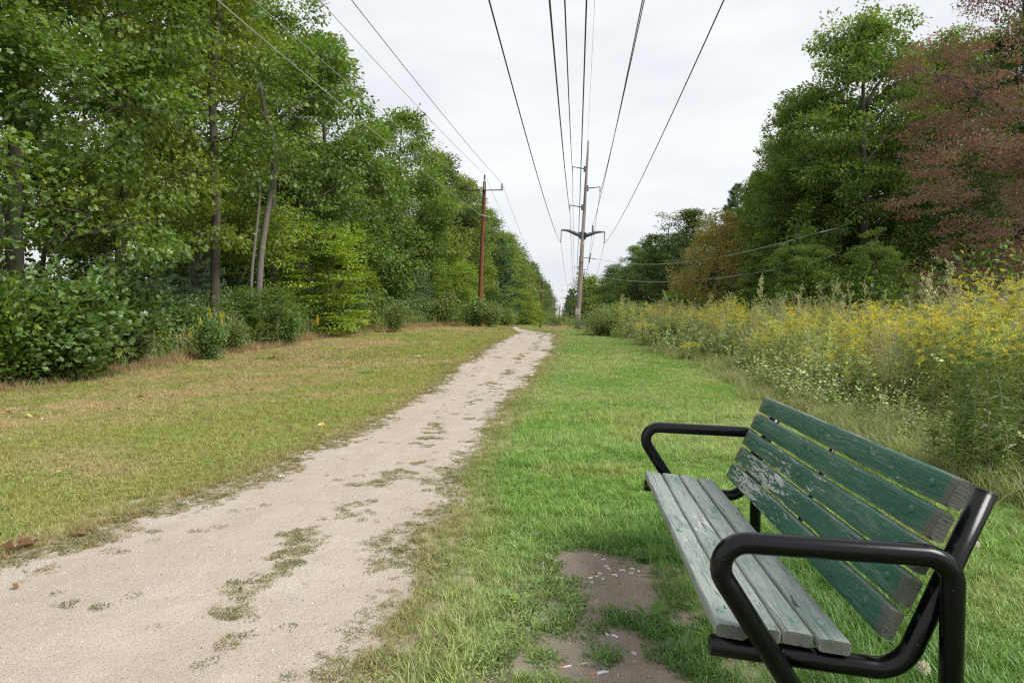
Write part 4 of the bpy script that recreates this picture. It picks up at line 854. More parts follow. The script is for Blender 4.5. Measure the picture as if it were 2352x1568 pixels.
# right side
RG='tall trees along the right side'
for K,px,Y,pt,wd_,rz,lab,mt,nm in (
   (K_red,2375,19.5,-120,.96,.4,'maroon leaved maple filling the upper right corner',None,'maple_tree'),
   (K_right,1985,31,28,.92,1.,'tallest dark green oak on the right with a pointed top',None,'oak_tree'),
   (K_right,1865,33,205,.92,2.9,'dark green oak shoulder left of the tallest right oak',None,'oak_tree'),
   (K_right,1805,35.5,300,.80,.9,'oak whose left crown edge meets the open sky, below the tallest oak',None,'oak_tree'),
   (K_right,1765,41,395,.85,2.2,'lower oak leaning out between the pine tops and the dark right oaks',None,'oak_tree'),
   (K_right,2165,33,85,.85,4.0,'green oak seen between the tallest oak and the maroon maple',M_oak,'oak_tree'),
   (K_right,2330,27,30,.9,5.0,'green tree showing behind the maroon maple',M_oakd,'oak_tree'),
   (K_pineT,1690,58,418,1.0,0,'grey green pine top rising behind the rust coloured maple, left one',M_pale,'pine_tree'),
   (K_pineT,1738,56,388,1.0,2,'grey green pine top rising behind the rust coloured maple, right one',M_pale,'pine_tree'),
   (K_rust,1655,37,492,1.08,0,'rust and green maple with upright twigs, left of the dark right oaks',None,'maple_tree'),
   (K_mid,1585,52,485,1.3,1,'dark green tree standing directly left of the rust maple',M_oakd,'broadleaf_tree'),
   (K_mid2,1532,60,490,1.35,3,'dark green tree, second left of the rust maple',M_oakd,'broadleaf_tree'),
   (K_pineT,1490,66,545,1.1,1,'pale grey green pine in the right row',M_pale,'pine_tree'),
   (K_mid,1462,72,565,1.0,5,'mid green tree of the right row beside the pale pine',M_oak,'broadleaf_tree'),
   (K_mid2,1437,88,590,1.05,2,'round mid green tree of the right row under the upper pale wire',M_oakd,'broadleaf_tree'),
   (K_far,1412,104,607,1.1,1,'dark tree of the right row, left of the round one',None,'broadleaf_tree'),
   (K_small,1385,118,630,1.6,1,'yellow green tree in the far right row',M_oak2,'broadleaf_tree'),
   (K_pineT,1362,150,632,1.1,1,'dark pine in the far right row, just right of the big pole',None,'pine_tree'),
   (K_pineT,1343,185,640,1.2,2,'dark pine close against the big pole on its right side',None,'pine_tree'),
   (K_pineT,1352,215,640,1.2,4,'dark pine behind the big leaning pole',None,'pine_tree'),
   (K_pineT,1310,300,662,1.2,4,'dark pine left of the big pole at the end of the clearing',None,'pine_tree'),
   (K_pineT,1318,330,662,1.3,1,'far dark pine at the end of the clearing touching the big pole',None,'pine_tree'),
   (K_pineT,1302,390,690,1.3,2,'tiny dark pine at the vanishing end of the clearing',None,'pine_tree')):
    x=at(px,Y); K.place(x,Y,top(px,pt,Y),rz,wd_,lab,RG if K is not K_small else None,mt,name=nm,detail=Y<80)
for i,(px,Y,pt) in enumerate(((2260,38,150),(2090,40,140),(1960,42,230),(1830,44,330),(1760,47,440),(1690,50,520),(1620,58,540),(1560,68,545),(1510,78,575),(1475,92,600),(1448,110,622),(1425,128,640),(1405,150,650),(1385,175,655),(1372,210,662))):
    x=at(px,Y); (K_mid if Y<60 else K_far).place(x,Y,top(px,pt,Y),i*1.9,1.2,'tree filling in behind the front row of the right side','trees inside the right wood',M_oakd,name='broadleaf_tree',detail=False)
for px,Y,pt,wd_,lab,mt in ((1550,36,668,1.0,'small yellow green sapling before the rust maple',M_lime),(1745,31,575,1.3,'dark green bushy sapling under the right oaks',M_oakr),(1840,28,520,1.3,'dark green sapling in the shade below the leaning branch',M_oakr),(2010,24,520,1.1,'broad leaved sapling in deep shade under the maroon maple',M_oakr),(1615,34,690,1.1,'low green bush at the foot of the rust maple',M_oakr),(2250,22,560,1.2,'dark sapling under the maroon maple near the right edge',M_oakr)):
    x=at(px,Y); (K_small if px in (1550,1615) else K_mid2).place(x,Y,top(px,pt,Y),px*.3,wd_,lab,None,mt,name='broadleaf_sapling')

# ------------------------------------------------------------------ undergrowth masses and shrubs
def mass(name, P, per, leaf, tpl, mat, label, spread=.22, seed=1, flat=.8):
    r=np.random.default_rng(seed); n=len(P); k=n*per; ci=np.repeat(np.arange(n),per); off=r.normal(0,1,(k,3))*np.array([spread,spread,spread*.7]); pos=P[ci]+off
    d=nrm(off+r.normal(0,.3,(k,3))); nn=nrm(r.normal(0,.6,(k,3))+[0,0,flat]); tone=np.clip(r.normal(.42,.18,n)[ci]+r.normal(0,.14,k),0,1); val=np.clip(r.normal(.5,.2,n)[ci]+r.normal(0,.08,k),0,1)
    mb=MB(); stamp(mb,tpl,pos,frames(d,nn),leaf*r.uniform(.6,1.25,k),np.c_[tone,val,tone*0]); o=mb.build(name,mat); tag(o,label,None,None,'stuff'); o['category']='undergrowth'; return o
r=np.random.default_rng(3)
y=r.uniform(7,60,3600); x=woods_x(y)-1.0-np.abs(r.normal(0,1.1,len(y))); hh=.8+2.0*fbm(np.c_[x,y],.5,3); z=gz(x,y)+r.random(len(y))*hh
mass('undergrowth',np.c_[x,y,z],11,.11,DIAM,M_shrub,'tangled green undergrowth along the foot of the left wood',seed=4)
y=r.uniform(60,260,1500)**1.0; x=woods_x(y)+.8-np.abs(r.normal(0,1.6,len(y))); z=gz(x,y)+r.random(len(y))*(1.0+1.6*fbm(np.c_[x,y],.3,3))
mass('undergrowth',np.c_[x,y,z],9,.24,DIAM,M_oak,'green scrub along the far foot of the left wood',spread=.45,seed=5)
y=r.uniform(8,60,2300); x=11.0+r.normal(0,1.5,len(y))-.04*y; z=gz(x,y)+r.random(len(y))*(1.2+1.8*fbm(np.c_[x,y],.4,9))
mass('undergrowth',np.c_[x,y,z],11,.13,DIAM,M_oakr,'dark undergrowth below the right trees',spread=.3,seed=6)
y=r.uniform(66,240,2400); x=r.uniform(-2.6,1,len(y))-.02*np.clip(y-120,0,100)+(r.random(len(y))<.6)*r.uniform(0,10,len(y)); z=gz(x,y)+r.random(len(y))*(.5+1.5*fbm(np.c_[x,y],.25,19))*np.clip((y-56)/25,.3,1)
mass('scrub',np.c_[x,y,z],9,.22,DIAM,M_oak,'low green scrub filling the clearing beyond the big pole',spread=.4,seed=7)
y=r.uniform(10,58,4200); x=woods_x(y)-.25-np.abs(r.normal(0,.75,len(y))); z=gz(x,y)+r.random(len(y))*(.35+2.0*np.clip(fbm(np.c_[x,y],.55,33)*1.7-.35,0,1)*sm((woods_x(y)-x)/.9+.25))
mass('undergrowth',np.c_[x,y,z],10,.085,OVAL,M_shrub,'leafy front hem of the left wood, weaving between the single shrubs',spread=.16,seed=14)
y=r.uniform(2,34,1700); x=-16.2-r.uniform(0,2.0,len(y)); z=gz(x,y)+r.random(len(y))*(2.6+2.2*fbm(np.c_[x,y],.3,43)-.05*y)
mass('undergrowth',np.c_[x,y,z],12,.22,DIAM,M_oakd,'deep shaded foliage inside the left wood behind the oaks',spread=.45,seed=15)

def shrub_kind(seed, h, w, n, per, leaf, tpl, mat, upright=.4):
    r=np.random.default_rng(seed); st=MB(); P=[]
    for k in range(9):
        a=r.uniform(0,6.28); e=np.array([math.cos(a)*w*r.uniform(.2,.8),math.sin(a)*w*r.uniform(.2,.8),h*r.uniform(.6,1.)]); c=limb_curve(r,(r.normal(0,.06),r.normal(0,.06),-.05),e,7,.6); st.tube(c,np.linspace(.014,.004,7),5)
        for j in range(n//9):
            u=r.uniform(.12,1)**.8; i0=min(5,int(u*6)); p=c[i0]+(c[i0+1]-c[i0])*(u*6-i0); P.append(p+r.normal(0,1,3)*np.array([w*.26,w*.26,.11*h]))
    P=np.array(P); P[:,2]=np.clip(P[:,2],.06,None); m=len(P); k=m*per; ci=np.repeat(np.arange(m),per); off=r.normal(0,1,(k,3))*[.10,.10,.07]; out=nrm(np.c_[P[:,:2],P[:,2]*.4])[ci]
    d=nrm(off*6+out*.6+r.normal(0,.35,(k,3))+[0,0,upright*.3]); nn=nrm(r.normal(0,.55,(k,3))+out*.5+[0,0,.7]); tone=np.clip(r.normal(.45,.17,m)[ci]+r.normal(0,.12,k),0,1); mb=MB()
    stamp(mb,tpl,P[ci]+off,frames(d,nn),leaf*r.uniform(.6,1.2,k),np.c_[tone,np.clip(r.normal(.5,.2,k),0,1),tone*0]); return (st.mesh('stems',M_bark,True), mb.mesh('foliage',mat), h)
def put_shrub(K,x,y,h,w,label,group=None,mat=None,name='shrub',rz=0.):
    t=empty(name,(x,y,float(gz(x,y))),rz); k=h/K[2]; t.scale=(k*w,k*w,k); tag(t,label,'shrub',group); link(bpy.data.objects.new('stems',K[0]),t); f=link(bpy.data.objects.new('foliage',K[1]),t)
    if mat: f.material_slots[0].link='OBJECT'; f.material_slots[0].material=mat
    return t
KS1=shrub_kind(301,1.9,1.0,560,7,.14,OAKL,M_shrub); KS2=shrub_kind(302,1.5,.8,600,8,.09,OVAL,M_shrub); KS3=shrub_kind(303,1.3,1.0,900,9,.06,DIAM,M_bramb)
for K,px,py,h,w,lab,mt in ((KS2,20,893,2.0,.95,'shrub with big round pale leaves at the left picture edge',M_oak),(KS1,160,878,1.95,1.0,'dense oak shrub with glossy lobed leaves, broadest of the left shrubs',None),(KS1,75,880,1.5,.8,'lower oak shrub wedged beside the round leaved one',M_oakd),
   (KS1,262,850,1.95,.95,'tall oak shrub standing right of the broadest one',M_oakd),(KS2,335,826,1.25,.8,'small shrub with round light leaves at the lawn edge',M_oak),(KS2,300,812,2.2,1.0,'leafy shrub tops rising behind the oak shrubs',None),(KS1,484,828,.95,.85,'compact oak shrub below the yellow flower spikes',None),
   (KS2,540,812,1.0,.75,'bushy shrub just right of the flower spikes',M_bramb),(KS2,425,806,1.3,.8,'loose shrub in the gap left of the flower spikes',None),(KS1,452,790,1.7,.9,'taller shrub behind the flower spikes',M_oakd),(KS2,660,795,.95,.9,'twiggy shrub standing out at the wood edge',None),
   (KS2,610,785,1.4,1.,'pale leaved shrub behind the lone twiggy one',None),(KS2,735,770,1.5,1.,'silvery green shrub below the lime sapling',M_bramb),(KS2,805,768,1.6,1.,'silvery green shrub right of the lime sapling',None),(KS2,905,764,1.3,.9,'shrub with pale leaves before the blue green pine',M_bramb)):
    p=G(px,py); put_shrub(K,p[0],p[1],h,w,lab,None,mt,rz=px*.13)
rh=np.random.default_rng(66)
for i_,Y in enumerate(np.r_[np.arange(12.5,30,1.25),np.arange(30,44,1.9)]):
    x=float(woods_x(Y))-1.25-rh.uniform(0,.9); put_shrub((KS1,KS2,KS3,KS2)[i_%4],x,Y+rh.uniform(-.4,.4),rh.uniform(.9,1.8),rh.uniform(.9,1.4),'leafy bush merging into the hem along the foot of the left wood','bushes in the hem of the left wood',(M_oak,M_bramb,M_shrub,M_oak2,M_shrub)[i_%5],rz=i_*1.7)
for px,Y,h,w,lab,mt in ((1010,41,1.7,1.2,'low shrub left of the foot of the nearest brown pole',M_bramb),(1085,40,1.5,1.0,'shrub hiding the foot of the nearest brown pole, left half',None),(1125,39.5,1.35,1.1,'shrub hiding the foot of the nearest brown pole, right half',M_bramb),(1165,46,1.2,1.1,'low shrub between the nearest brown pole and the path bend',M_bramb)):
    put_shrub(KS2,at(px,Y),Y,h,w,lab,None,mt,rz=px)
for px,Y,h,w,lab,mt in ((1392,29.5,1.25,1.55,'rounded bramble mound at the meadow corner, near the big pole',None),(1432,30.5,1.4,1.45,'bramble mound merging with the first on its right',M_bramb),(1472,30,1.3,1.4,'brownish bramble mound where the goldenrod begins',M_bramb),(1560,22.5,.9,1.0,'dark green bramble clump under the first goldenrods',M_shrub),(1500,24.5,.8,1.0,'dark bramble clump beneath the outermost goldenrod',M_shrub)):
    put_shrub(KS3,at(px,Y),Y,h,w,lab,None,mt,name='bramble',rz=px)
put_shrub(KS3,at(1288,72),72,2.0,1.2,'yellowish round bush in the clearing left of the big pole',None,M_bramb,rz=1)

# ------------------------------------------------------------------ meadow plants
GREEN=np.array((.21,.32,.08)); OLIVE=np.array((.36,.42,.12)); STRAW=np.array((.52,.46,.30)); GOLD=np.array((.80,.66,.06)); PALEG=np.array((.44,.52,.25)); BROWN=np.array((.22,.15,.09))
def stalk(r,h,lean=.12):
    a=r.uniform(0,6.28); d=np.array([math.cos(a),math.sin(a)]); u=np.linspace(0,1,7); L=h*lean*r.uniform(.3,1.6); return np.c_[d[0]*L*u**2,d[1]*L*u**2,h*u]
def along(c,u): i=np.clip((u*6).astype(int),0,5); f=(u*6-i)[:,None]; return c[i]*(1-f)+c[i+1]*f
def leaves_on(mb,r,c,n,u0,u1,leaf,col,tpl=LANC,droop=-.1,var=.2):
    u=r.uniform(u0,u1,n); p=along(c,u); a=r.uniform(0,6.28,n); d=nrm(np.c_[np.cos(a),np.sin(a),r.normal(.35+droop,.35,n)]); nn=nrm(np.c_[r.normal(0,.4,(n,2)),np.ones(n)]); stamp(mb,tpl,p,frames(d,nn),leaf*r.uniform(.6,1.25,n)*(1.15-.5*u),col*r.uniform(1-var,1+var,(n,1)))
def goldenrod(r,h,gold=1.,ncol=OLIVE,nl=60):
    mb=MB(); c=stalk(r,h); mb.tube(c,np.linspace(.004,.0015,7),3,col=STRAW*.6,cap=False); leaves_on(mb,r,c,nl,.12,.9,.10,ncol)
    for k in range(9):   # arching plume branches
        u=r.uniform(.74,1.); b=along(c,np.array([u]))[0]; a=r.uniform(0,6.28); L=r.uniform(.07,.17)*(1.4-u*.6); t=np.linspace(0,1,5)
        q=b+np.c_[np.cos(a)*L*t,np.sin(a)*L*t,L*(.75*t-.75*t*t)+.04*t]; mb.tube(q,.0012,3,col=OLIVE,cap=False)
        n=int(26*1); tt=r.uniform(.1,1,n); i=np.clip((tt*4).astype(int),0,3); f=(tt*4-i)[:,None]; p=q[i]*(1-f)+q[i+1]*f+r.normal(0,.006,(n,3))+[0,0,.006]
        d=nrm(r.normal(0,.6,(n,3))+[0,0,.8]); cc=GOLD if r.random()<gold else OLIVE*1.3+[.08,.05,0]
        stamp(mb,DIAM,p,frames(d,nrm(r.normal(0,1,(n,3)))),r.uniform(.010,.018,n),cc*r.uniform(.75,1.2,(n,1)))
    return mb
def mugwort(r,h,col=PALEG,top=STRAW*.9+.02):
    mb=MB(); c=stalk(r,h,.08); mb.tube(c,np.linspace(.006,.0015,7),4,col=BROWN*1.4,cap=False); leaves_on(mb,r,c,70,.1,.8,.09,col,LANC)
    for k in range(26):
        u=r.uniform(.45,1.); b=along(c,np.array([u]))[0]; a=r.uniform(0,6.28); L=r.uniform(.10,.28)*(1.35-u); t=np.linspace(0,1,4); q=b+np.c_[np.cos(a)*L*t*.6,np.sin(a)*L*t*.6,L*t*1.1]
        n=22; tt=r.uniform(0,1,n); i=np.clip((tt*3).astype(int),0,2); f=(tt*3-i)[:,None]; p=q[i]*(1-f)+q[i+1]*f+r.normal(0,.004,(n,3)); mb.tube(q,.001,3,col=top*.7,cap=False)
        stamp(mb,DIAM,p,frames(nrm(r.normal(0,.7,(n,3))+[0,0,.5]),nrm(r.normal(0,1,(n,3)))),r.uniform(.010,.024,n),(top if r.random()<.6 else col)*r.uniform(.8,1.25,(n,1)))
    return mb
def weed(r,h,col,n,leaf,tpl=OVAL,stems=5,spread=.25):
    mb=MB()
    for s in range(stems):
        c=stalk(r,h*r.uniform(.6,1.1),.35); c[:,:2]+=r.normal(0,spread*.3,2); mb.tube(c,np.linspace(.003,.001,7),3,col=BROWN*1.3,cap=False); leaves_on(mb,r,c,n//stems,.08,1,leaf,col*r.uniform(.8,1.2),tpl)
    return mb
r=np.random.default_rng(41); tp=[]
for k in range(5): tp.append(goldenrod(r,1.12,.85,(OLIVE,GREEN,OLIVE*1.1)[k%3]))
for k in range(2): tp.append(goldenrod(r,1.1,.10,PALEG))        # gone over
for k in range(3): tp.append(mugwort(r,1.25))
for k in range(4): tp.append(weed(r,.55,(PALEG,OLIVE,GREEN,PALEG*1.1)[k],90,.055))
for k in range(2): tp.append(weed(r,.35,GREEN,110,.05,OVAL,8,.4))
for k in range(2): tp.append(blades(r,22,.10,.5,1.0,.005,.6,seg=4,col=STRAW))
objs=[tmpl('plant_%02d'%k,mb,M_planti) for k,mb in enumerate(tp)]
C_pl=template_coll('plant_templates',objs)
rng=np.random.default_rng(12); P=[];Rt=[];Sc=[];Ix=[];Tn=[]
def add_pl(x,y,idx,s,bright=1.):
    n=len(x); P.append(np.c_[x,y,gz(x,y)]); Rt.append(np.c_[rng.normal(0,.10,(n,2)),rng.uniform(0,6.28,n)]); Sc.append(np.repeat(np.asarray(s)[:,None],3,1)*np.array([1.,1.,1.])); Ix.append(idx); Tn.append(np.ones((n,3))*(rng.uniform(.75,1.25,(n,1))*bright)*(1+rng.normal(0,.05,(n,3))))
def hgt(x,y):  # meadow height factor: low at the hem, taller inside and to the right
    d=x-meadow_x(y); return (.42+.58*sm((d-.05)/np.where(y>13,1.1,2.2)))*np.where(y<9, .55+.62*sm((x-4.0)/1.8), 1.)*(1+.22*sm((x-5)/2.)*(y<12))*(.62+.76*fbm(np.c_[x,y],1.0,17))
for y0,y1,dn in ((1.5,6,40),(6,12,34),(12,20,20),(20,36,10)):
    n=int((y1-y0)*11*dn); x=rng.uniform(1,12,n); y=rng.uniform(y0,y1,n); d=x-meadow_x(y)-.25*fbm(np.c_[x,y],1.,3); k=(d>.15)&(x<12-.05*y); x=x[k];y=y[k];d=d[k]; n=len(x)
    nz=fbm(np.c_[x,y],.45,91); u=rng.random(n); hf=hgt(x,y)
    idx=np.where(u<.42,rng.integers(0,5,n),np.where(u<.60,rng.integers(5,7,n),np.where(u<.70,rng.integers(7,10,n),np.where(u<.92,rng.integers(10,14,n),rng.integers(16,18,n)))))
    gz_=fbm(np.c_[x,y],1.3,57); idx=np.where((nz>.58)&(idx<5),rng.integers(7,14,n),idx); idx=np.where((gz_<.44)&(idx<5)&(rng.random(n)<.75),rng.choice([5,6,10,13,12],n),idx); idx=np.where((gz_>.58)&(idx>=10)&(rng.random(n)<.5),rng.integers(0,5,n),idx)
    low=(hf<.62)|((y<8)&(x<4.3)); idx=np.where(low&(idx<10)&(rng.random(n)<.72),rng.integers(10,18,n),idx)
    s=np.where(idx>=10,np.where(hf<.62,.95,1.5),1.05)*hf*rng.uniform(.8,1.15,n)*np.where((idx<10)&low,.8,1)
    s=np.where((idx>=7)&(idx<10),s*rng.uniform(.85,1.15,n),s); add_pl(x,y,idx,s)
    # ground-hugging fill so that soil does not show
    n2=int((y1-y0)*11*dn*.9); x=rng.uniform(1,12,n2); y=rng.uniform(y0,y1,n2); d=x-meadow_x(y); k=(d>-.02+.3*rng.random(n2))&(x<12-.05*y); x=x[k];y=y[k]; n=len(x); add_pl(x,y,rng.integers(12,16,n),rng.uniform(.6,1.2,n)*(.75+.3*(y>9)))
tag(scatter('meadow_plants',C_pl,cat(P),cat(Rt),cat(Sc),cat(Ix),cat(Tn)),'dense meadow of goldenrod, mugwort and bramble with yellow plumes right of the mown grass','meadow',kind='stuff')
P=[];Rt=[];Sc=[];Ix=[];Tn=[]
y=rng.uniform(14,44,900); x=woods_x(y)+rng.normal(-.35,.35,len(y)); add_pl(x,y,rng.choice([5,6,7,10,12,13,16],len(y)),rng.uniform(.35,.75,len(y)))
y=rng.uniform(33,70,900); x=rng.uniform(-3,9,len(y)); k=((y>57.5)&(x>-2.6))|(x>1.8); x=x[k];y=y[k]; add_pl(x,y,rng.choice([5,10,13,16,17],len(x)),rng.uniform(.5,1.1,len(x)))
y=rng.uniform(16,40,170); x=woods_x(y)+rng.normal(-.3,.2,len(y)); add_pl(x,y,rng.integers(0,5,len(y)),rng.uniform(.45,.72,len(y)),1.1)
tag(scatter('wild_plants',template_coll('plant_templates_b',objs),cat(P),cat(Rt),cat(Sc),cat(Ix),cat(Tn)),'seeding weeds and small goldenrods along the wood edge and round the poles','weeds',kind='stuff')

# single plants that stand out
def plant(name,mb,p,label,cat_='wildflower',group=None,mat=None,rz=0.,s=1.):
    o=mb.build(name,mat or M_plant) if isinstance(mb,MB) else link(bpy.data.objects.new(name,mb)); o.location=p; o.rotation_euler=(0,0,rz); o.scale=(s,s,s); tag(o,label,cat_,group); return o
r=np.random.default_rng(8); mw=[mugwort(r,1.6).mesh('mugwort',M_plant) for _ in range(3)]
for i,(px,Y,pt,lab) in enumerate(((1540,21,682,'pale seeding stalk leftmost in the meadow'),(1690,19,672,'slim seeding stalk above the yellow clump'),(1722,17.5,668,'seeding stalk right of the yellow clump, before the dark trees'),(1892,15,650,'tall green seeding spire, first of a pair'),(1912,15,655,'tall green seeding spire, second of the pair'),(1965,14.5,655,'thin seeding spire mid meadow'),(2003,14,655,'green spire left of the feathery one'),(2030,13.5,668,'feathery tan topped stalk mid meadow'),(1950,12,715,'pinkish tan plume standing before the green spires'),
      (2185,11,622,'tall pale spire right of the meadow centre'),(2205,10.6,600,'tallest pale spire right of the meadow centre'),(2330,8.6,580,'big leafy spire at the right picture edge'),(2300,8.2,640,'leafy spire just left of the edge one'),(2275,9.4,660,'thin dry spire near the right edge'))):
    p=np.array([at(px,Y),Y,0]); p[2]=gz(p[0],Y); plant('mugwort',mw[i%3],p,lab,'tall weed','tall spires over the meadow',rz=i*1.3,s=top(px,pt,Y)/1.6)
def clump(n,h,gold,col,rad,nl=60):
    mb=MB()
    for _ in range(n):
        g=goldenrod(r,h*r.uniform(.8,1.05),gold,col,nl); a=r.uniform(0,6.28); q=rad*math.sqrt(r.random()); off=np.array([math.cos(a)*q,math.sin(a)*q,0])
        for v in g.v: v+=off
        k0=mb.n
        for v,c in zip(g.v,g.c): mb.v.append(v); mb.c.append(c)
        mb.t+=[f+k0 for f in g.t]; mb.q+=[f+k0 for f in g.q]; mb.n+=g.n
    return mb
for px,py,n,h,gold,col,rad,lab in ((1660,800,26,1.05,1.,GREEN,.45,'bright yellow goldenrod clump near the meadow corner'),(1590,828,10,.42,.5,PALEG,.3,'low yellowish goldenrod clump at the lawn edge'),(1480,795,12,.75,.6,OLIVE*1.2,.4,'arching yellow green goldenrod, outermost at the meadow corner'),
      (2060,905,9,.85,1.,PALEG,.35,'yellow flowered clump standing in the pale weeds')):
    p=G(px,py); plant('goldenrod',clump(n,h,gold,col,rad),p,lab,group='goldenrod clumps')
p=np.array([at(2268,5.6),5.6,0.]); plant('goldenrod',clump(30,1.35,.35,GREEN*.8,.42,95),p,'dark leafy goldenrod bush at the right picture edge',group='goldenrod clumps')
for px,Y,n,h,gold,rad,lab in ((2325,7.6,22,1.75,.8,.5,'tall yellow topped goldenrod stand rising highest at the right picture edge'),(2215,9.0,16,1.45,.9,.45,'goldenrod stand left of the highest one'),(2120,10.5,14,1.35,.9,.5,'yellow goldenrod group under the tall pale spires'),(1800,14,16,1.3,.9,.6,'golden clump in the middle of the meadow'),(2010,11.5,12,1.25,1.,.5,'golden clump right of the pinkish tan plume')):
    q=np.array([at(px,Y),Y,0.]); q[2]=gz(q[0],Y); plant('goldenrod',clump(n,h,gold,OLIVE*1.1,rad,80),q,lab,group='goldenrod clumps')
# yellow spikes on the left
def spikes(n,h):
    mb=MB()
    for _ in range(n):
        c=stalk(r,h*r.uniform(.75,1.),.08); c[:,:2]+=r.normal(0,.13,2); mb.tube(c,np.linspace(.004,.002,7),3,col=GREEN,cap=False); leaves_on(mb,r,c,30,.1,.75,.09,GREEN); m=130; u=r.uniform(.74,1,m); q=along(c,u)+r.normal(0,.020,(m,3))
        stamp(mb,DIAM,q,frames(nrm(r.normal(0,1,(m,3))),nrm(r.normal(0,1,(m,3)))),r.uniform(.018,.034,m),np.array((.75,.62,.04))*r.uniform(.8,1.15,(m,1)))
    return mb
for px,py,n,pt,lab in ((500,820,3,697,'tall yellow flower spikes above the compact oak shrub'),(478,818,3,718,'shorter yellow flower spikes just left of the tallest ones'),(592,798,3,728,'single stand of yellow spikes right of the small shrub'),(660,790,3,738,'thin yellow spikes over the lone twiggy shrub'),(718,782,3,718,'yellow spike stand right of the twiggy shrub'),(790,772,6,722,'yellow spikes among tan grasses under the silvery shrub'),(840,770,5,730,'last yellow spikes at the wood edge, before the silvery shrubs')):
    p=G(px,py); plant('goldenrod_spike',spikes(n,top(px,pt,p[1])),p,lab,'wildflower','yellow flower spikes at the wood edge')
# white seed heads in the meadow, white clocks of dandelion by the bench
def puff(rad): 
    mb=MB(); n=150; d=nrm(r.normal(0,1,(n,3))); stamp(mb,LANC,d*rad*.15,frames(d,nrm(r.normal(0,1,(n,3)))),np.full(n,rad*.85),np.tile((.78,.77,.74),(n,1))); 
    m2=60; d=nrm(r.normal(0,1,(m2,3))); stamp(mb,DIAM,d*rad*.8,frames(nrm(r.normal(0,1,(m2,3))),d),np.full(m2,rad*.35),np.tile((.85,.84,.82),(m2,1))); return mb
for px,py,Y,rad,lab,zz in ((2122,1532,2.02,.020,'white dandelion clock in the grass right of the bench legs',None),(2242,1250,2.75,.016,'white dandelion clock just behind the bench post',None)):
    q=W(px,py,Y); g=float(gz(q[0],Y)); t=empty('dandelion',(q[0],Y,g)); tag(t,lab,'dandelion'); h=max(.08,q[2]-g); MB().tube([(0,0,0),(.004,0,h*.5),(0,0,h)],.0016,5,col=PALEG).build('stem',M_plant,t); o=puff(rad).build('seed_head',M_plant,t); o.location=(0,0,h)
pf=puff(.024).mesh('seed_head',M_plant)
for i,(px,py,Y) in enumerate(((1965,718,11.6),(1850,722,14),(1792,812,13),(2168,798,8.4),(2128,668,10),(2146,672,9.8),(1938,805,11),(2300,690,7.6),(2255,720,7.9),(2282,775,7.0),(2335,745,6.6),(1850,762,12.6),(1905,840,10.5),(2215,700,9))):
    q=W(px,py,Y); o=link(bpy.data.objects.new('seed_head',pf)); o.location=q; tag(o,'white fluffy thistle seed head among the meadow plants','seed head','white seed heads in the meadow'); 
    mb=MB(); g=float(gz(q[0],Y)); mb.tube([(0,0,g-q[2]),(.03,0,(g-q[2])*.4),(0,0,0)],.003,4,col=OLIVE).build('stem',M_plant,o)

# broad-leaved weeds near the bench and in the grass
def rosette(n,L,col,tpl,up=.35):
    mb=MB(); a=np.arange(n)*2.4+r.normal(0,.2,n); d=nrm(np.c_[np.cos(a),np.sin(a),r.uniform(up*.5,up*1.6,n)]); nn=nrm(np.c_[-np.cos(a)*.4,-np.sin(a)*.4,np.ones(n)]); stamp(mb,tpl,np.c_[np.cos(a)*.01,np.sin(a)*.01,np.full(n,.01)]+(np.c_[r.normal(0,.13,(n,2)),np.zeros(n)] if n>40 else 0),frames(d,nn),L*r.uniform(.7,1.15,n),np.array(col)*r.uniform(.8,1.2,(n,1))); return mb
BL=T_([(0,0,0),(.16,.25,.03),(.2,.6,.08),(0,1,-.02),(-.2,.6,.08),(-.16,.25,.03),(0,.5,.0)],[(0,1,6),(1,2,6),(2,3,6),(3,4,6),(4,5,6),(5,0,6)])
for px,py,n,L,col,tpl,lab in ((1190,1222,9,.07,(.28,.36,.2),OAKL,'pale grey green rosette weed in the lawn left of the bench'),(1228,1238,7,.05,(.3,.38,.22),OAKL,'smaller pale rosette next to the larger one'),(1268,1250,6,.07,(.14,.27,.06),OAKL,'lobed leaf weed at the top of the dirt patch'),(1345,1250,8,.05,(.2,.33,.12),OAKL,'spreading pale weed along the top of the dirt patch'),
   (1500,1292,7,.11,(.09,.16,.06),BL,'broad leaved dock beside the bench seat front'),(1530,1330,6,.10,(.08,.15,.05),BL,'second broad leaved dock in the grass below the seat'),(1490,1420,5,.09,(.11,.22,.03),BL,'bright broad leaf weed by the dirt patch edge'),(1560,1500,6,.11,(.07,.14,.05),BL,'broad leaved weed in the dark grass under the seat'),(1030,1380,12,.055,(.30,.42,.07),LANC,'bright yellow green tuft left of the dirt patch'),(1195,1385,10,.06,(.24,.34,.07),BL,'light green weed clump beside the dirt patch'),
   (1245,1450,8,.04,(.27,.40,.08),LANC,'small bright green sprout on the dirt'),(845,860,60,.11,(.13,.32,.05),LANC,'bright dark green grass clump on the left lawn'),(1330,850,50,.10,(.17,.38,.06),LANC,'bright green clump on the lawn right of the path')):
    p=G(px,py); plant('weed',rosette(n,L,col,tpl,.9 if tpl is LANC else .35),p,lab,'weed')

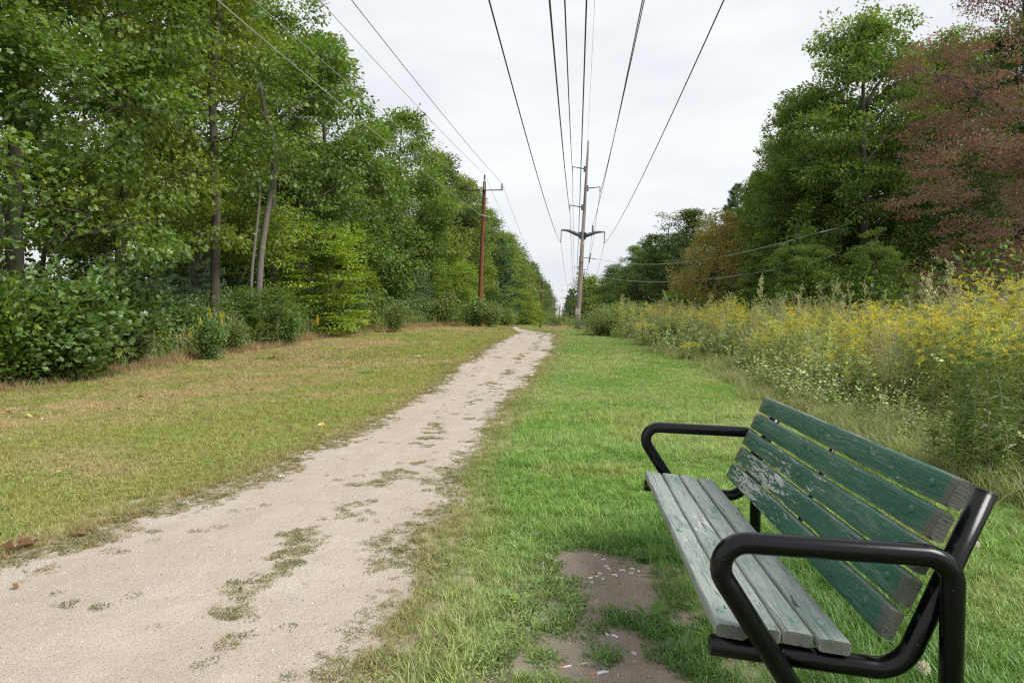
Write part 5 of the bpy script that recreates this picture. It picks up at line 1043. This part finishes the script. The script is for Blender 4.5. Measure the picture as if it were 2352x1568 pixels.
# fallen leaves
def dryleaf(seed,kind):
    q=np.random.default_rng(seed); n=9; tv,tf=(OAKL if kind=='oak' else OVAL); v=tv.copy(); v[:,1]-=.5; v[:,2]=v[:,2]*q.uniform(-1,2)+.35*q.uniform(.3,1)*v[:,0]**2*4+.12*np.sin(v[:,1]*4+q.uniform(0,6))*q.uniform(.3,1)
    return v,tf
lm=MB(); 
LC={'tan':(.42,.30,.19),'pink':(.46,.28,.20),'rust':(.26,.12,.05),'yellow':(.58,.42,.14),'pale':(.50,.50,.38),'green':(.07,.16,.05),'maroon':(.22,.09,.07)}
def leafobj(px,py,size,kind,col,label,group=None,seed=0):
    p=G(px,py); v,f=dryleaf(seed+px,kind); c=np.array(LC[col])*np.random.default_rng(px).uniform(.8,1.15,(len(v),1)); o=MB().add(v*size,f,None,c).build('fallen_leaf',M_dead); o.location=(p[0],p[1],p[2]+size*.22+.012); q=np.random.default_rng(px+py); o.rotation_euler=(q.normal(0,.3),q.normal(0,.3),q.uniform(0,6.28)); tag(o,label,'leaf',group); return o
leafobj(42,1272,.17,'oak','pink','large curled pinkish tan oak leaf lying at the path edge, lower left',seed=3)
leafobj(60,1262,.10,'oak','maroon','dark maroon leaf lobe beside the large curled leaf',seed=4)
for px,py,sz,kd,c,lab in ((738,981,.10,'oval','yellow','yellowish leaf in the lawn near the path'),(664,990,.10,'oak','pink','pinkish oak leaf in the lawn left of the yellowish one'),(650,1101,.06,'oak','pale','pale green leaf fragment lying on the bare path'),(553,1363,.035,'oval','rust','small orange leaf beside the weed tuft on the path'),
   (625,828,.20,'oak','tan','pale tan leaf before the wood edge'),(715,716,.01,'oval','tan',''),(572,1012,.08,'oval','tan','tan leaf low in the left lawn'),(322,916,.10,'oak','green','green leaf fallen on the left lawn'),(252,900,.12,'oak','rust','brown curled leaf on the straw coloured lawn'),(340,887,.10,'oak','yellow','cream leaf on the straw coloured lawn'),
   (378,903,.10,'oval','pale','pale grey green leaf flat on the lawn'),(822,950,.07,'oval','yellow','yellow round leaf in the left lawn'),(850,935,.07,'oak','pink','small pink leaf far in the left lawn'),(577,900,.09,'oak','tan','tan leaf mid lawn'),(272,945,.11,'oak','pink','pink tan leaf in the left lawn'),(215,940,.09,'oval','yellow','yellow leaf near the pink tan one'),
   (22,955,.14,'oak','pink','pink tan leaf at the left picture edge'),(68,962,.11,'oval','yellow','orange yellow leaf close to the left edge'),(100,967,.07,'oval','pale','pale leaf next to the orange yellow one'),(1222,868,.14,'oak','pale','pale leaf lying at the right path edge'),(960,825,.22,'oak','pale','pair of pale leaves far up the left lawn'),(975,822,.16,'oak','green',''),
   (960,770,.20,'oval','pale','whitish leaf beyond, near the top of the lawn'),(1015,820,.14,'oval','tan','small tan leaf close to the far path'),(182,1237,.08,'oak','rust','rusty brown leaf at the lawn edge by the path'),(36,1357,.05,'oval','rust','thin orange brown leaf on the path at lower left'),(1415,906,.07,'oval','rust','small rust leaf on the right lawn'),(850,1311,.035,'oval','tan','tan leaf scrap on the path weeds'),(2160,1165,.07,'oval','yellow','yellow leaf in the grass behind the bench')):
    if lab: leafobj(px,py,sz,kd,c,lab)
q=np.random.default_rng(31)
for k in range(46):
    y=q.uniform(5,30); x=q.uniform(woods_x(y)+.2,pL(y)-.2); v,f=dryleaf(900+k,'oak' if k%2 else 'oval'); c=np.array(list(LC.values())[k%5])*q.uniform(.8,1.1,(len(v),1)); s=q.uniform(.05,.10); o=MB().add(v*s,f,None,c).build('fallen_leaf',M_dead); o.location=(x,y,float(gz(x,y))+.022+s*.1); o.rotation_euler=(q.normal(0,.3),q.normal(0,.3),q.uniform(0,6.28)); tag(o,'small dry leaf scattered on the left lawn','leaf','small dry leaves on the left lawn')

# cigarette ends on the bare patch
M_paper=pbr('cigarette_paper',(.74,.73,.70),.8); M_filter=pbr('cork_filter',(.55,.27,.11),.8); M_ash=pbr('ash_end',(.06,.05,.05),.9)
def butt(p,L,ang,orange,lab,grp):
    t=empty('cigarette_end',(p[0],p[1],p[2]+.0055),ang); tag(t,lab,'cigarette end',grp); m1,m2=(M_filter,M_paper)
    if orange=='o': MB().tube([(-L/2,0,0),(L*.35,0,.001)],.0042,8).build('filter',m1,t); MB().tube([(L*.35,0,.001),(L/2,0,0)],.0040,8).build('ash_end',M_ash,t)
    elif orange=='w': MB().tube([(-L/2,0,0),(0,.0008,.0008),(L*.42,0,0)],[.0042,.0040,.0036],8).build('paper',m2,t); MB().tube([(L*.42,0,0),(L/2,0,0)],.0036,8).build('ash_end',M_ash,t)
    else: MB().tube([(-L/2,0,0),(-L*.05,0,0)],.0042,8).build('filter',m1,t); MB().tube([(-L*.05,0,0),(L/2,.001,0)],.0041,8).build('paper',m2,t)
def CD(cx,cy): return G((2050+cx*.4024)/1.7415,(2100+cy*.4024)/1.7415)
q=np.random.default_rng(6)
for cx,cy,k,L,lab in ((290,287,'w',.022,''),(390,270,'w',.028,''),(362,372,'w',.030,''),(285,390,'w',.026,''),(447,372,'w',.025,''),(818,318,'w',.022,''),(905,330,'o',.024,''),(848,345,'o',.022,''),(962,322,'o',.018,''),(905,355,'w',.026,''),(935,417,'w',.028,''),(960,455,'w',.034,''),(1095,468,'w',.036,''),(1195,457,'w',.024,''),(988,482,'o',.026,''),(1258,482,'w',.030,''),(1188,492,'w',.026,''),
    (740,507,'o',.030,''),(815,500,'o',.026,''),(870,487,'w',.026,''),(838,528,'w',.032,''),(768,537,'w',.032,''),(787,545,'w',.028,''),(1010,515,'w',.030,''),(1035,520,'w',.024,''),(1258,530,'o',.026,''),(632,605,'w',.022,''),(795,580,'w',.020,''),(1042,590,'o',.028,''),(1092,607,'o',.030,''),(478,693,'o',.030,'single orange filter lying left of the butt litter on grass edge'),(165,553,'o',.022,''),
    (785,755,'o',.026,'orange filter end beside a dark twig in the dirt'),(212,812,'w',.028,'white cigarette end in the thin grass left of the dirt'),(82,780,'o',.030,'orange filter in the grass clump left of the dirt'),(75,922,'w',.030,'white end lying in grass lower left of the dirt patch'),(180,1047,'w',.048,'long white cigarette end on thin grass left of the near dirt'),(1130,885,'w',.030,''),(1080,1030,'o',.028,''),(1198,1025,'w',.024,''),(938,1095,'w',.030,'white end right of the weedy tuft on the near dirt'),(1025,1120,'w',.036,'slightly longer white end right of the weedy tuft'),
    (688,1405,'b',.038,'cigarette end with tan filter pointing at the viewer on the near dirt'),(515,1435,'b',.055,'long tan and white cigarette end lying crosswise at the bottom'),(850,1492,'b',.065,'longest cigarette end, lower of the crossed pair at the bottom'),(905,1480,'w',.052,'white end lying above the longest one at the bottom')):
    p=CD(cx,cy); butt(p,L,q.uniform(-.6,.6) if L>.045 else q.uniform(0,6.28),k,lab or ('orange filter end scattered on the bare dirt before the bench' if k=='o' else 'white paper end scattered on the bare dirt before the bench'),'cigarette ends before the bench')
M_stone=pbr('pale_stone',lambda t: mixc(t,noise(t,coords(t),60,3),(.42,.38,.33),(.62,.58,.52)),.9)
for cx,cy,s,lab in ((295,978,.015,'pale angular stone in the thin grass left of the dirt patch'),(1210,1300,.014,'pinkish pale stone at the right side of the near dirt'),(485,552,.014,'grey stone at the left rim of the dirt patch'),(897,555,.013,'whitish stone among the cigarette ends'),(512,512,.011,'small grey stone beside the grass tuft above the dirt'),(840,768,.010,'small stone half sunk in the middle of the dirt')):
    p=CD(cx,cy); b=bmesh.new(); qq=np.random.default_rng(cx); [b.verts.new(v) for v in nrm(qq.normal(0,1,(16,3)))*np.array((1,.85,.7))*s]; bmesh.ops.convex_hull(b,input=b.verts); me=bpy.data.meshes.new('stone'); b.to_mesh(me); b.free(); me.materials.append(M_stone); o=link(bpy.data.objects.new('stone',me)); o.location=(p[0],p[1],p[2]+s*.5); tag(o,lab,'stone')
